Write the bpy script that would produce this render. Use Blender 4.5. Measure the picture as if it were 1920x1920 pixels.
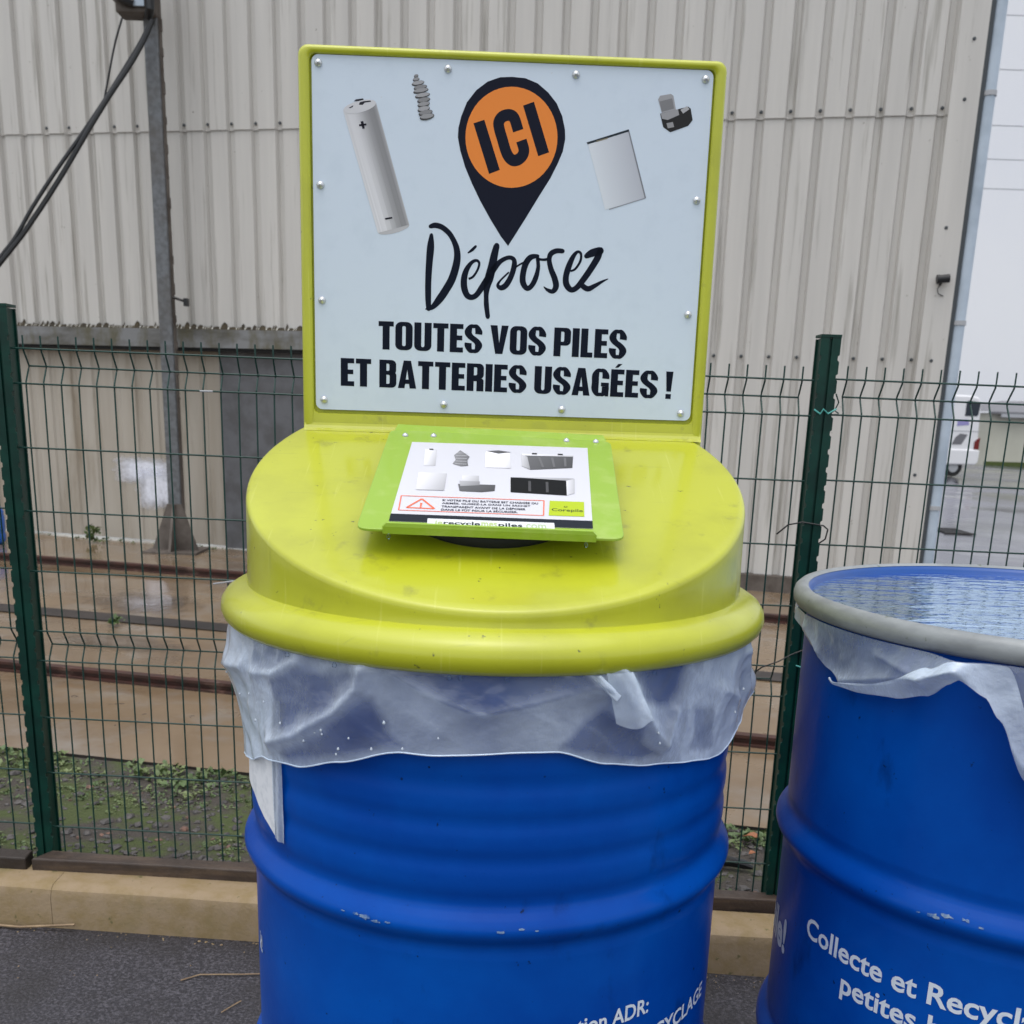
import bpy, bmesh, math, random
from mathutils import Vector, Matrix, noise
R_=math.radians; PI=math.pi; sin=math.sin; cos=math.cos
random.seed(7)
for o in list(bpy.data.objects): bpy.data.objects.remove(o)
S=bpy.context.scene; C=S.collection
# ------------------------------------------------------------------ camera
cd=bpy.data.cameras.new('camera'); cam=bpy.data.objects.new('camera',cd); C.objects.link(cam); S.camera=cam
PIT,ROL,HC,FPX=.2566,.0319,1.0885,1951.
F=Vector((0,cos(PIT),-sin(PIT))); rt=Vector((1,0,0)); dn=Vector((0,-sin(PIT),-cos(PIT)))
cx_=rt*cos(ROL)-dn*sin(ROL); cy_=rt*sin(ROL)+dn*cos(ROL)
m=Matrix((cx_,-cy_,-F)).transposed().to_4x4(); m.translation=Vector((0,0,HC)); cam.matrix_world=m
cd.sensor_width=36; cd.lens=36*FPX/1920; cd.shift_y=320/1920; cd.clip_start=.02; cd.clip_end=600
cd.dof.use_dof=True; cd.dof.focus_distance=1.3; cd.dof.aperture_fstop=13
# ------------------------------------------------------------------ light: overcast
W=bpy.data.worlds.new('World'); S.world=W; W.use_nodes=True
nt=W.node_tree; bg=nt.nodes['Background']; sk=nt.nodes.new('ShaderNodeTexSky'); sk.sky_type='NISHITA'; sk.sun_disc=False
SE,SR=R_(80),R_(200)
sk.sun_elevation=SE; sk.sun_rotation=SR; sk.air_density=1.5; sk.dust_density=3
hs=nt.nodes.new('ShaderNodeHueSaturation'); hs.inputs['Saturation'].default_value=.30
nt.links.new(sk.outputs[0],hs.inputs['Color']); nt.links.new(hs.outputs[0],bg.inputs[0]); bg.inputs[1].default_value=.15
sl=bpy.data.lights.new('sun','SUN'); sl.energy=.5; sl.angle=R_(70); sl.color=(1,.98,.95)
so=bpy.data.objects.new('sun',sl); C.objects.link(so)
sd=Vector((sin(SR)*cos(SE),cos(SR)*cos(SE),sin(SE)))
so.rotation_euler=sd.to_track_quat('Z','Y').to_euler(); so.location=sd*20
S.view_settings.view_transform='Standard'; S.view_settings.look='None'; S.view_settings.exposure=0.60; S.view_settings.gamma=1
# ------------------------------------------------------------------ helpers
def mat(name,col,rough=.5,metal=0,spec=.5,coat=0,var=None,vscale=4,vlo=.4,vhi=.6,vstretch=(1,1,1),specks=None,sscale=60,sthr=.72,bump=0,bscale=80,bdist=.002,rvar=None,rscale=2,drops=0,var2=None,v2scale=1,v2lo=.5,v2hi=.6,v2stretch=(1,1,1),vcol=False):
    M=bpy.data.materials.new(name); M.use_nodes=True; t=M.node_tree; N=t.nodes; L=t.links; b=N['Principled BSDF']
    b.inputs['Base Color'].default_value=(*col,1); b.inputs['Roughness'].default_value=rough; b.inputs['Metallic'].default_value=metal
    b.inputs['Specular IOR Level'].default_value=spec; b.inputs['Coat Weight'].default_value=coat; b.inputs['Coat Roughness'].default_value=.12
    tc=N.new('ShaderNodeTexCoord')
    def coord(st):
        mp=N.new('ShaderNodeMapping'); mp.inputs['Scale'].default_value=st; L.new(tc.outputs['Object'],mp.inputs['Vector']); return mp.outputs[0]
    def nz(sc,st=(1,1,1),det=6,ro=.6):
        n=N.new('ShaderNodeTexNoise'); n.inputs['Scale'].default_value=sc; n.inputs['Detail'].default_value=det; n.inputs['Roughness'].default_value=ro
        L.new(coord(st),n.inputs['Vector']); return n.outputs[0]
    def ramp(f,lo,hi):
        r=N.new('ShaderNodeMapRange'); r.inputs[1].default_value=lo; r.inputs[2].default_value=hi; L.new(f,r.inputs[0]); return r.outputs[0]
    def mix(f,a,c2):
        x=N.new('ShaderNodeMix'); x.data_type='RGBA'
        if f is not None: L.new(f,x.inputs[0])
        if isinstance(a,tuple): x.inputs[6].default_value=(*a,1)
        else: L.new(a,x.inputs[6])
        x.inputs[7].default_value=(*c2,1); return x.outputs[2]
    cur=col
    if vcol:
        a=N.new('ShaderNodeVertexColor'); a.layer_name='Col'; cur=a.outputs[0]
    if var: cur=mix(ramp(nz(vscale,vstretch),vlo,vhi),cur,var)
    if var2: cur=mix(ramp(nz(v2scale,v2stretch),v2lo,v2hi),cur,var2)
    if specks: cur=mix(ramp(nz(sscale,det=3),sthr,sthr+.05),cur,specks)
    if not isinstance(cur,tuple): L.new(cur,b.inputs['Base Color'])
    if rvar is not None:
        x=N.new('ShaderNodeMapRange'); x.inputs[1].default_value=.42; x.inputs[2].default_value=.58; x.inputs[3].default_value=rough; x.inputs[4].default_value=rvar
        L.new(nz(rscale),x.inputs[0]); L.new(x.outputs[0],b.inputs['Roughness'])
    h=None
    if bump: 
        h=N.new('ShaderNodeBump'); h.inputs['Strength'].default_value=bump; h.inputs['Distance'].default_value=bdist; L.new(nz(bscale),h.inputs['Height'])
    if drops:
        v=N.new('ShaderNodeTexVoronoi'); v.inputs['Scale'].default_value=drops; L.new(coord((1,1,.8)),v.inputs['Vector'])
        r=ramp(v.outputs['Distance'],.16,.0); h2=N.new('ShaderNodeBump'); h2.inputs['Strength'].default_value=.6; h2.inputs['Distance'].default_value=.003; L.new(r,h2.inputs['Height'])
        if h: L.new(h.outputs[0],h2.inputs['Normal'])
        h=h2
    if h: L.new(h.outputs[0],b.inputs['Normal'])
    return M
def link(o,parent=None):
    C.objects.link(o)
    if parent: o.parent=parent
    return o
def mesh(name,v,f,m,parent=None,smooth=False,cols=None,off=(0,0,0)):
    me=bpy.data.meshes.new(name); me.from_pydata([(a[0]-off[0],a[1]-off[1],a[2]-off[2]) for a in v],[],f); me.update()
    if m: me.materials.append(m)
    if cols:
        at=me.color_attributes.new('Col','FLOAT_COLOR','POINT')
        for i,c in enumerate(cols): at.data[i].color=(*c,1)
    if smooth:
        for p in me.polygons: p.use_smooth=True
    return link(bpy.data.objects.new(name,me),parent)
def tag(o,label,cat,group=None,kind=None):
    if label: o['label']=label
    if cat: o['category']=cat
    if group: o['group']=group
    if kind: o['kind']=kind
    return o
def empty(name,loc,rz=0,label=None,cat=None,group=None):
    o=bpy.data.objects.new(name,None); o.empty_display_size=.05; C.objects.link(o); o.location=loc; o.rotation_euler=(0,0,rz); return tag(o,label,cat,group)
class MB:
    def __init__(s): s.v=[]; s.f=[]
    def add(s,v,f): n=len(s.v); s.v+=list(v); s.f+=[tuple(i+n for i in q) for q in f]
    def box(s,x0,x1,y0,y1,z0,z1,M=None):
        v=[(x,y,z) for x in(x0,x1) for y in(y0,y1) for z in(z0,z1)]
        if M: v=[tuple(M@Vector(p)) for p in v]
        s.add(v,[(0,1,3,2),(4,6,7,5),(0,4,5,1),(2,3,7,6),(0,2,6,4),(1,5,7,3)])
    def tube(s,pts,r,n=6,cap=True):
        pts=[Vector(p) for p in pts]; v=[];f=[]
        rr=r if isinstance(r,(list,tuple)) else [r]*len(pts)
        up=Vector((.31,.2,.93))
        for i,p in enumerate(pts):
            d=(pts[min(i+1,len(pts)-1)]-pts[max(i-1,0)]).normalized()
            if abs(d.dot(up))>.95: u=d.cross(Vector((1,0,0)))
            else: u=d.cross(up)
            if i and u.dot(pu)<0: u=-u
            u.normalize(); pu=u; w=d.cross(u)
            for k in range(n):
                a=2*PI*k/n; v.append(tuple(p+(u*cos(a)+w*sin(a))*rr[i]))
        for i in range(len(pts)-1):
            for k in range(n): f.append((i*n+k,i*n+(k+1)%n,(i+1)*n+(k+1)%n,(i+1)*n+k))
        if cap: f.append(tuple(range(n))[::-1]); f.append(tuple((len(pts)-1)*n+k for k in range(n)))
        s.add(v,f)
    def prism(s,poly,y0,y1):   # polygon in xz, extruded along y
        n=len(poly); v=[(x,y0,z) for x,z in poly]+[(x,y1,z) for x,z in poly]
        s.add(v,[tuple(range(n)),tuple(range(2*n-1,n-1,-1))]+[(i,i+n,(i+1)%n+n,(i+1)%n) for i in range(n)])
    def build(s,name,m,parent=None,smooth=False,off=(0,0,0)):
        o=mesh(name,s.v,s.f,m,parent,False,None,off)
        bm=bmesh.new(); bm.from_mesh(o.data); bmesh.ops.recalc_face_normals(bm,faces=bm.faces); bm.to_mesh(o.data); bm.free()
        if smooth: shade(o)
        return o
def shade(o,ang=35):
    me=o.data
    for p in me.polygons: p.use_smooth=True
    bm=bmesh.new(); bm.from_mesh(me); 
    for e in bm.edges:
        if len(e.link_faces)==2 and e.calc_face_angle(0)>R_(ang): e.smooth=False
    bm.to_mesh(me); bm.free()
def bevel(o,w,seg=2):
    b=o.modifiers.new('bevel','BEVEL'); b.width=w; b.segments=seg; b.limit_method='ANGLE'; b.angle_limit=R_(40); return o
def lathe(prof,n=96,zf=None,close=False,cx=0,cy=0):
    v=[];f=[];k=len(prof)
    for i in range(n):
        a=2*PI*i/n
        for j,(r,z) in enumerate(prof):
            zz=zf(r,z,a,j) if zf else z
            v.append((cx+r*cos(a),cy+r*sin(a),zz))
    for i in range(n):
        i2=(i+1)%n
        for j in range(k-1): f.append((i*k+j,i2*k+j,i2*k+j+1,i*k+j+1))
    return v,f
def rrect(x0,x1,z0,z1,r,n=5):
    o=[]
    for cx,cz,a0 in((x1-r,z0+r,-PI/2),(x1-r,z1-r,0),(x0+r,z1-r,PI/2),(x0+r,z0+r,PI)):
        for i in range(n+1): a=a0+PI/2*i/n; o.append((cx+r*cos(a),cz+r*sin(a)))
    return o
def ribbon2d(pts,closed=False,sub=6):
    """pts (x,y,w) -> quads along a smooth stroke, as a list of (left,right) pairs"""
    P=[]
    n=len(pts)
    for i in range(n-1):
        p0=pts[max(i-1,0)];p1=pts[i];p2=pts[i+1];p3=pts[min(i+2,n-1)]
        for k in range(sub):
            t=k/sub
            P.append([.5*((2*p1[c])+(-p0[c]+p2[c])*t+(2*p0[c]-5*p1[c]+4*p2[c]-p3[c])*t*t+(-p0[c]+3*p1[c]-3*p2[c]+p3[c])*t**3) for c in range(3)])
    P.append(list(pts[-1])); out=[]
    for i,p in enumerate(P):
        a=P[max(i-1,0)];b=P[min(i+1,len(P)-1)]; dx,dy=b[0]-a[0],b[1]-a[1]; l=math.hypot(dx,dy) or 1
        w=max(p[2],.1)/2; out.append(((p[0]-dy/l*w,p[1]+dx/l*w),(p[0]+dy/l*w,p[1]-dx/l*w)))
    return out
# heavy condensed capitals drawn as strokes in a box 1 high; returns (polys, advance)
def glyph(c):
    s=.232; h=.175; w=.56; P=[]
    def rect(a,b,c_,d): P.append([(a,b),(c_,b),(c_,d),(a,d)])
    def rib(pts,th):
        q=ribbon2d([(x,y,t) for (x,y),t in zip(pts,th)],sub=4)
        for i in range(len(q)-1): P.append([q[i][0],q[i][1],q[i+1][1],q[i+1][0]])
    def arc(cx,cy,rx,ry,a0,a1,n=7): return [(cx+rx*cos(R_(a0+(a1-a0)*i/n)),cy+ry*sin(R_(a0+(a1-a0)*i/n))) for i in range(n+1)]
    def ring(o,i_):
        for k in range(len(o)): k2=(k+1)%len(o); P.append([o[k],o[k2],i_[k2],i_[k]])
    if c=='T': w=.5; rect(0,1-h,w,1); rect(w/2-s/2,0,w/2+s/2,1-h)
    elif c in 'EÉ':
        w=.44; rect(0,0,s,1); rect(s,0,w,h); rect(s,1-h,w,1); rect(s,.43,w-.03,.43+h*.95)
        if c=='É': P.append([(.12,1.06),(.22,1.06),(.36,1.2),(.22,1.2)])
    elif c=='L': w=.40; rect(0,0,s,1); rect(s,0,w,h)
    elif c=='I': w=.232; rect(0,0,s,1)
    elif c=='!': w=.22; P.append([(.04,.27),(.19,.27),(.235,1),(-.005,1)]); rect(.02,0,.2,.18)
    elif c=='O':
        w=.57; r=.2; ring(rrect(0,w,0,1,r),rrect(s-.005,w-s+.005,.145,.855,.05))
    elif c=='U':
        w=.57; o=rrect(0,w,0,1.4,.2); i_=rrect(s,w-s,.13,1.27,.065)
        rect(0,.2,s,1); rect(w-s,.2,w,1)
        n=6; A=[(.2+.2*cos(a),.2+.2*sin(a)) for a in [PI+PI/2*k/n for k in range(n+1)]]+[(w-.2+.2*cos(a),.2+.2*sin(a)) for a in [1.5*PI+PI/2*k/n for k in range(n+1)]]
        cx=w/2; B=[(cx+(cx-s)*cos(a),.2+.07*sin(a)) for a in [PI+PI*k/(len(A)-1) for k in range(len(A))]]
        for k in range(len(A)-1): P.append([A[k],A[k+1],B[k+1],B[k]])
    elif c in 'SGC':
        w=.57
        if c=='S':
            pts=[(w-s/2,.66),(w-s/2,.76),(w/2+.1,.925),(w/2,.935),(w/2-.1,.925),(s/2,.78),(s/2,.68),(.2,.56),(w-.2,.43),(w-s/2,.31),(w-s/2,.22),(w/2+.1,.075),(w/2,.065),(w/2-.1,.075),(s/2,.24),(s/2,.35)]
            th=[s,s,.15,.13,.15,s,s,.2,.2,s,s,.15,.13,.15,s,s]; rib(pts,th)
        else:
            pts=[(w-s/2,.64),(w-s/2,.76),(w/2+.1,.925),(w/2,.935),(w/2-.1,.925),(s/2,.76),(s/2,.5),(s/2,.24),(w/2-.1,.075),(w/2,.065),(w/2+.1,.075),(w-s/2,.22),(w-s/2,.36)]
            th=[s,s,.15,.13,.15,s,s,s,.15,.13,.15,s,s]; rib(pts,th)
            if c=='G': rect(w/2+.02,.36,w,.5); rect(w-.12,0,w,.36)
    elif c=='V': w=.56; w=.6; P.append([(0,1),(.23,1),(.305,.33),(.18,0)]); P.append([(.37,1),(.6,1),(.42,0),(.295,.33)]); P.append([(.18,0),(.42,0),(.30,.34)])
    elif c=='A': w=.58; w=.6; P.append([(0,0),(.215,0),(.30,.68),(.18,1)]); P.append([(.385,0),(.6,0),(.42,1),(.30,.68)]); P.append([(.18,1),(.30,.67),(.42,1)]); rect(.19,.16,.41,.32)
    elif c in 'PRB':
        w=.56; rect(0,0,s,1)
        def bowl(y0,y1,wb):
            o=[(s,y1)]+[(wb-.16+.16*cos(a),y1-.16+.16*sin(a)) for a in [PI/2-PI/2*k/5 for k in range(6)]]+[(wb-.16+.16*cos(a),y0+.16+.16*sin(a)) for a in [-PI/2*k/5 for k in range(6)]]+[(s,y0)]
            i_=[(s,y1-.135)]+[(wb-s-.03+.04*cos(a),y1-.135-.05+.05*sin(a)) for a in [PI/2-PI/2*k/5 for k in range(6)]]+[(wb-s-.03+.04*cos(a),y0+.135+.05+.05*sin(a)) for a in [-PI/2*k/5 for k in range(6)]]+[(s,y0+.135)]
            for k in range(len(o)-1): P.append([o[k],o[k+1],i_[k+1],i_[k]])
        if c=='P': bowl(.38,1,w)
        elif c=='R': bowl(.44,1,w); P.append([(s,.46),(w-.05,.46),(w,.4),(w,0),(w-s,0),(w-s,.36),(s,.36)])
        else: bowl(.47,1,w-.01); bowl(0,.6,w)
    elif c==' ': w=.16
    return P,w+.055
def heavy(text):
    x=0; out=[]
    for c in text:
        P,a=glyph(c); out+=[[(px+x,py) for px,py in q] for q in P]; x+=a
    return out,x-.055
def text_mesh(txt,bold=0,spacing=1):
    cu=bpy.data.curves.new('t','FONT'); cu.body=txt; cu.size=1; cu.resolution_u=3; cu.offset=bold; cu.space_character=spacing
    o=bpy.data.objects.new('t',cu); C.objects.link(o); dg=bpy.context.evaluated_depsgraph_get(); dg.update()
    me=bpy.data.meshes.new_from_object(o.evaluated_get(dg)); v=[tuple(p.co) for p in me.vertices]; f=[tuple(p.vertices) for p in me.polygons]
    bpy.data.objects.remove(o); bpy.data.curves.remove(cu); bpy.data.meshes.remove(me)
    return v,f
def bil(q,s,t): # q: TL TR BL BR
    return [(q[0][i]*(1-s)+q[1][i]*s)*(1-t)+(q[2][i]*(1-s)+q[3][i]*s)*t for i in(0,1)]
def yz(x): return .105-.016*x          # yard behind the fence
def az(x): return .010-.016*x          # asphalt the drums stand on
DEP=[[[-87.1,1291.4,3.2],[-87.9,1278.0,6.5],[-89.4,1258.9,6.1],[-90.3,1239.6,5.7],[-90.3,1220.2,5.4],[-89.5,1206.2,4.6]],[[-88.4,1301.0,3.5],[-82.5,1302.5,4.6],[-74.4,1300.6,4.6],[-66.1,1294.6,4.6],[-60.6,1287.2,4.6],[-56.4,1277.8,5.4],[-55.1,1267.7,6.1],[-56.7,1256.1,6.7],[-61.2,1241.8,7.0],[-67.8,1230.0,7.0],[-75.9,1218.1,6.7],[-85.4,1207.6,4.0],[-93.6,1205.5,0.7]],[[-42.4,1272.2,0.8],[-37.3,1275.9,2.4],[-32.8,1280.2,2.1]],[[-40.7,1242.5,1.9],[-35.3,1245.3,1.9],[-30.0,1253.2,1.9],[-28.1,1260.9,2.1],[-31.6,1264.1,2.4],[-37.7,1261.2,3.2],[-43.6,1252.7,4.8],[-46.4,1242.3,5.7],[-45.9,1232.0,5.9],[-42.4,1223.7,5.4],[-36.8,1221.2,4.8],[-30.7,1224.1,4.8],[-24.0,1233.4,5.4],[-17.4,1243.3,5.9],[-9.5,1255.8,5.4],[-1.6,1264.4,4.0],[7.9,1268.8,3.5],[14.1,1266.8,3.8],[15.0,1259.8,4.8],[11.9,1248.1,4.8],[6.1,1237.6,5.1],[-0.0,1233.5,4.6],[-4.5,1236.0,3.0],[-1.6,1241.9,1.6],[8.7,1251.9,1.4]],[[-7.2,1281.8,5.4],[-9.9,1270.5,6.7],[-12.3,1257.6,7.5],[-15.4,1244.7,8.1],[-17.9,1234.2,6.2],[-18.6,1223.9,4.3],[-18.0,1212.2,4.6],[-16.0,1198.9,4.0]],[[15.8,1257.3,1.4],[23.1,1262.0,1.4],[29.9,1264.8,1.9]],[[43.6,1271.7,3.0],[35.2,1270.1,4.8],[29.3,1262.9,5.4],[26.2,1251.2,5.4],[26.3,1240.9,5.4],[30.9,1234.3,4.6],[36.3,1236.1,4.3],[41.5,1245.3,4.6],[44.5,1258.2,3.5],[43.4,1269.7,3.2]],[[43.4,1268.5,2.1],[50.3,1267.7,2.1],[57.1,1268.7,2.4]],[[73.9,1278.4,4.0],[66.3,1278.4,4.3],[59.6,1274.8,4.6],[57.8,1267.7,4.3],[60.3,1257.5,4.8],[65.5,1246.1,5.4],[67.3,1237.1,5.4],[63.4,1231.4,4.0],[57.1,1232.9,2.7],[52.1,1236.6,0.5]],[[84.4,1255.7,1.6],[90.4,1258.5,1.9],[96.2,1267.7,2.1],[96.5,1276.0,2.1],[92.3,1278.2,2.4],[87.1,1272.5,4.0],[82.1,1260.8,5.4],[79.2,1249.1,5.4],[80.2,1240.1,5.7],[86.0,1234.1,4.8],[92.8,1236.6,4.8],[100.6,1246.0,5.4],[109.6,1259.2,5.7],[117.2,1272.2,5.9],[119.6,1279.4,5.4]],[[103.4,1273.7,4.6],[110.1,1277.4,6.7],[120.2,1280.3,7.0]],[[98.8,1240.1,4.6],[106.6,1235.8,4.8],[114.7,1239.3,3.8],[124.1,1244.8,2.1],[131.5,1248.3,0.5]]]
PIN=[[-56.8,1401.3],[-56.4,1411.6],[-53.3,1424.1],[-46.9,1439.6],[-35.9,1453.2],[-22.7,1462.8],[-8.3,1467.9],[6.2,1468.9],[21.9,1468.0],[36.6,1463.0],[49.3,1453.8],[59.9,1442.5],[67.2,1428.5],[71.0,1414.2],[71.7,1403.9],[69.4,1390.3],[63.7,1376.5],[55.2,1359.5],[42.2,1338.9],[27.0,1313.9],[13.8,1293.1],[6.7,1282.0],[-2.3,1292.5],[-15.5,1311.4],[-28.6,1332.2],[-39.4,1351.9],[-47.7,1369.5],[-53.7,1386.9]]
ORANGE=[[62.4,1405.6],[62.2,1398.4],[61.1,1391.2],[59.0,1384.2],[56.1,1377.6],[52.3,1371.4],[47.7,1365.7],[42.4,1360.6],[36.5,1356.3],[30.1,1352.9],[23.3,1350.2],[16.2,1348.6],[8.9,1347.8],[1.7,1348.0],[-5.5,1349.2],[-12.5,1351.4],[-19.1,1354.4],[-25.2,1358.3],[-30.8,1362.9],[-35.7,1368.2],[-39.8,1374.2],[-43.2,1380.6],[-45.6,1387.4],[-47.2,1394.5],[-47.8,1401.7],[-47.5,1408.9],[-46.2,1416.0],[-44.0,1422.9],[-41.0,1429.4],[-37.2,1435.5],[-32.6,1441.0],[-27.3,1445.9],[-21.5,1450.0],[-15.2,1453.4],[-8.5,1455.9],[-1.5,1457.6],[5.6,1458.3],[12.7,1458.1],[19.8,1457.0],[26.6,1455.0],[33.1,1452.1],[39.2,1448.3],[44.8,1443.8],[49.7,1438.6],[53.9,1432.8],[57.3,1426.5],[59.9,1419.8],[61.6,1412.8]]
ICI=[[[-38.5,1417.2],[-25.7,1421.5],[-5.8,1367.3],[-18.5,1362.3]],[[20.0,1438.5],[32.8,1443.1],[52.9,1388.7],[40.0,1384.1]]]
ICIC=[[15.1,1411.1,12.8],[11.0,1422.3,12.8],[7.5,1426.8,12.8],[1.8,1427.7,12.8],[-4.9,1425.0,12.8],[-8.5,1419.0,12.8],[-7.3,1411.4,12.8],[-3.7,1401.2,12.8],[0.7,1388.9,12.8],[4.8,1381.8,12.8],[10.1,1378.3,12.8],[16.3,1379.6,12.8],[21.2,1384.4,12.8],[22.5,1390.7,12.8],[19.2,1400.5,12.8]]
L1=[[-151.3,1189.6],[-147.3,1156.2],[158.6,1188.9],[157.8,1154.4]]
L2=[[-198.5,1144.3],[-198.7,1110.9],[219.4,1140.9],[214.2,1107.6]]
AA=[[-193.1,1424.7],[-154.3,1434.8],[-114.2,1302.2],[-152.2,1291.3]]
AATOP=[[-154.5,1435.5],[-154.7,1433.8],[-156.2,1431.8],[-158.9,1429.7],[-162.6,1427.7],[-167.1,1425.8],[-172.0,1424.3],[-177.1,1423.1],[-181.9,1422.5],[-186.2,1422.4],[-189.6,1422.8],[-191.9,1423.8],[-193.0,1425.1],[-192.8,1426.9],[-191.3,1428.9],[-188.6,1430.9],[-184.8,1433.0],[-180.3,1434.8],[-175.4,1436.4],[-170.4,1437.5],[-165.6,1438.2],[-161.3,1438.3],[-157.9,1437.8],[-155.6,1436.9]]
AABOT=[[-114.1,1301.9],[-114.4,1300.6],[-116.0,1298.9],[-118.7,1297.2],[-122.4,1295.3],[-126.8,1293.6],[-131.7,1292.1],[-136.6,1291.0],[-141.3,1290.2],[-145.4,1289.9],[-148.7,1290.0],[-150.9,1290.6],[-151.9,1291.6],[-151.6,1293.0],[-150.0,1294.6],[-147.2,1296.4],[-143.5,1298.2],[-139.1,1299.9],[-134.3,1301.4],[-129.3,1302.6],[-124.7,1303.4],[-120.5,1303.7],[-117.3,1303.5],[-115.1,1302.9]]
AANUB=[[[-180.7,1435.9],[-177.9,1438.0],[-169.6,1439.2],[-169.0,1437.8],[-175.7,1436.1]],[[-174.6,1432.5],[-173.5,1435.1],[-169.0,1436.3],[-167.9,1434.8],[-170.2,1432.2]],[[-169.0,1436.3],[-161.2,1437.3],[-160.1,1436.1],[-167.9,1434.8]],[[-186.9,1428.5],[-181.3,1431.3],[-181.9,1429.7],[-184.7,1428.3]]]
AASYM=[[[-174.7,1411.1],[-166.0,1412.4],[-165.7,1410.4],[-174.4,1408.9]],[[-172.7,1414.2],[-169.6,1414.9],[-167.8,1407.0],[-170.5,1406.3]],[[-143.7,1308.5],[-135.1,1310.1],[-134.5,1308.5],[-142.9,1306.6]]]
STACK=[[[-104.6,1466.0],[-104.9,1465.0],[-105.9,1464.1],[-107.2,1463.6],[-108.6,1463.5],[-109.5,1464.0],[-109.9,1464.8],[-109.6,1465.8],[-108.6,1466.7],[-107.3,1467.2],[-105.9,1467.2],[-104.9,1466.8]],[[-103.2,1462.7],[-103.7,1461.5],[-105.2,1460.4],[-107.2,1459.6],[-109.2,1459.5],[-110.7,1460.0],[-111.2,1461.0],[-110.7,1462.2],[-109.2,1463.3],[-107.2,1464.1],[-105.2,1464.2],[-103.8,1463.7]],[[-97.4,1459.6],[-98.4,1457.9],[-101.1,1456.3],[-104.9,1455.1],[-108.7,1454.6],[-111.5,1455.1],[-112.5,1456.2],[-111.5,1457.9],[-108.7,1459.5],[-105.0,1460.7],[-101.2,1461.2],[-98.4,1460.7]],[[-94.1,1455.2],[-95.2,1453.6],[-98.1,1451.9],[-102.1,1450.6],[-106.1,1450.1],[-109.0,1450.5],[-110.1,1451.7],[-109.1,1453.4],[-106.1,1455.0],[-102.1,1456.3],[-98.1,1456.8],[-95.2,1456.4]],[[-92.4,1451.9],[-93.6,1450.3],[-96.9,1448.5],[-101.5,1447.1],[-106.1,1446.5],[-109.4,1446.8],[-110.7,1447.9],[-109.4,1449.6],[-106.1,1451.4],[-101.5,1452.8],[-97.0,1453.4],[-93.6,1453.1]],[[-90.6,1446.9],[-91.8,1445.2],[-95.1,1443.5],[-99.5,1442.1],[-104.0,1441.5],[-107.3,1441.8],[-108.5,1443.0],[-107.3,1444.7],[-104.1,1446.4],[-99.6,1447.8],[-95.1,1448.4],[-91.9,1448.1]],[[-90.2,1441.6],[-91.3,1439.9],[-94.1,1438.1],[-98.0,1436.9],[-101.9,1436.4],[-104.8,1436.9],[-105.9,1438.2],[-104.8,1440.0],[-102.0,1441.7],[-98.1,1443.0],[-94.2,1443.4],[-91.3,1442.9]],[[-90.6,1437.0],[-91.6,1435.2],[-94.3,1433.5],[-98.0,1432.3],[-101.7,1431.9],[-104.4,1432.4],[-105.4,1433.7],[-104.4,1435.5],[-101.7,1437.2],[-98.0,1438.4],[-94.4,1438.8],[-91.6,1438.3]],[[-90.6,1431.9],[-91.6,1430.0],[-94.2,1428.2],[-97.9,1427.0],[-101.6,1426.6],[-104.3,1427.2],[-105.3,1428.6],[-104.4,1430.5],[-101.7,1432.3],[-98.0,1433.5],[-94.3,1433.9],[-91.6,1433.3]],[[-87.3,1428.1],[-88.4,1426.2],[-91.4,1424.3],[-95.6,1423.0],[-99.8,1422.5],[-102.9,1423.0],[-104.1,1424.4],[-103.0,1426.3],[-99.9,1428.2],[-95.7,1429.5],[-91.5,1430.0],[-88.4,1429.5]],[[-85.2,1424.1],[-86.4,1422.1],[-89.5,1420.2],[-93.9,1418.7],[-98.3,1418.3],[-101.5,1418.8],[-102.7,1420.3],[-101.5,1422.3],[-98.3,1424.3],[-94.0,1425.7],[-89.6,1426.2],[-86.4,1425.6]]]
PHONE=[[[99.1,1399.9],[147.5,1415.6],[172.0,1342.1],[123.7,1327.1]],[[97.5,1401.2],[147.4,1417.4],[148.3,1415.2],[99.1,1399.2]],[[108.9,1403.7],[122.6,1407.7],[123.1,1406.2],[109.5,1402.1]],[[146.8,1415.2],[148.3,1415.6],[172.8,1342.4],[171.2,1341.8]],[[128.3,1328.3],[172.0,1342.6],[172.3,1341.7],[128.8,1327.3]]]
DRILL=[[[180.7,1450.9],[182.7,1455.1],[195.6,1457.6],[198.7,1455.7],[202.9,1439.9],[186.3,1435.8]],[[182.4,1448.9],[197.4,1452.9],[200.4,1441.9],[186.1,1437.9]],[[184.0,1435.8],[205.1,1441.4],[217.1,1444.6],[220.3,1442.6],[223.5,1430.2],[218.6,1423.8],[197.5,1416.0],[188.7,1421.3]],[[184.7,1435.8],[205.1,1441.4],[207.0,1435.2],[193.6,1429.2],[186.6,1430.3]],[[192.3,1425.6],[199.9,1427.3],[201.8,1421.8],[194.2,1420.1]],[[208.2,1440.8],[215.6,1445.0],[218.9,1441.9],[211.5,1436.8]]]
STICK=[[-102.0,41.5],[106.5,39.4],[95.4,-178.6],[-109.6,-174.2]]
FLAP=[[-131.2,94.5],[136.6,77.7],[125.2,-199.0],[-140.6,-191.2]]
LIP=[[-114.7,-182.3],[97.6,-187.8]]
FRIV=[[-111.6,61.9],[-77.7,63.0],[82.7,60.8],[118.2,60.3]]
BAND=[[-109.2,-157.2],[96.5,-161.0],[95.4,-178.6],[-109.6,-174.2]]
BOX=[[-71.1,-166.7],[56.9,-169.0],[56.8,-183.9],[-71.1,-181.0]]
WARN=[[-102.2,-112.8],[48.7,-114.8],[46.8,-151.5],[-102.0,-148.2]]
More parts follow.
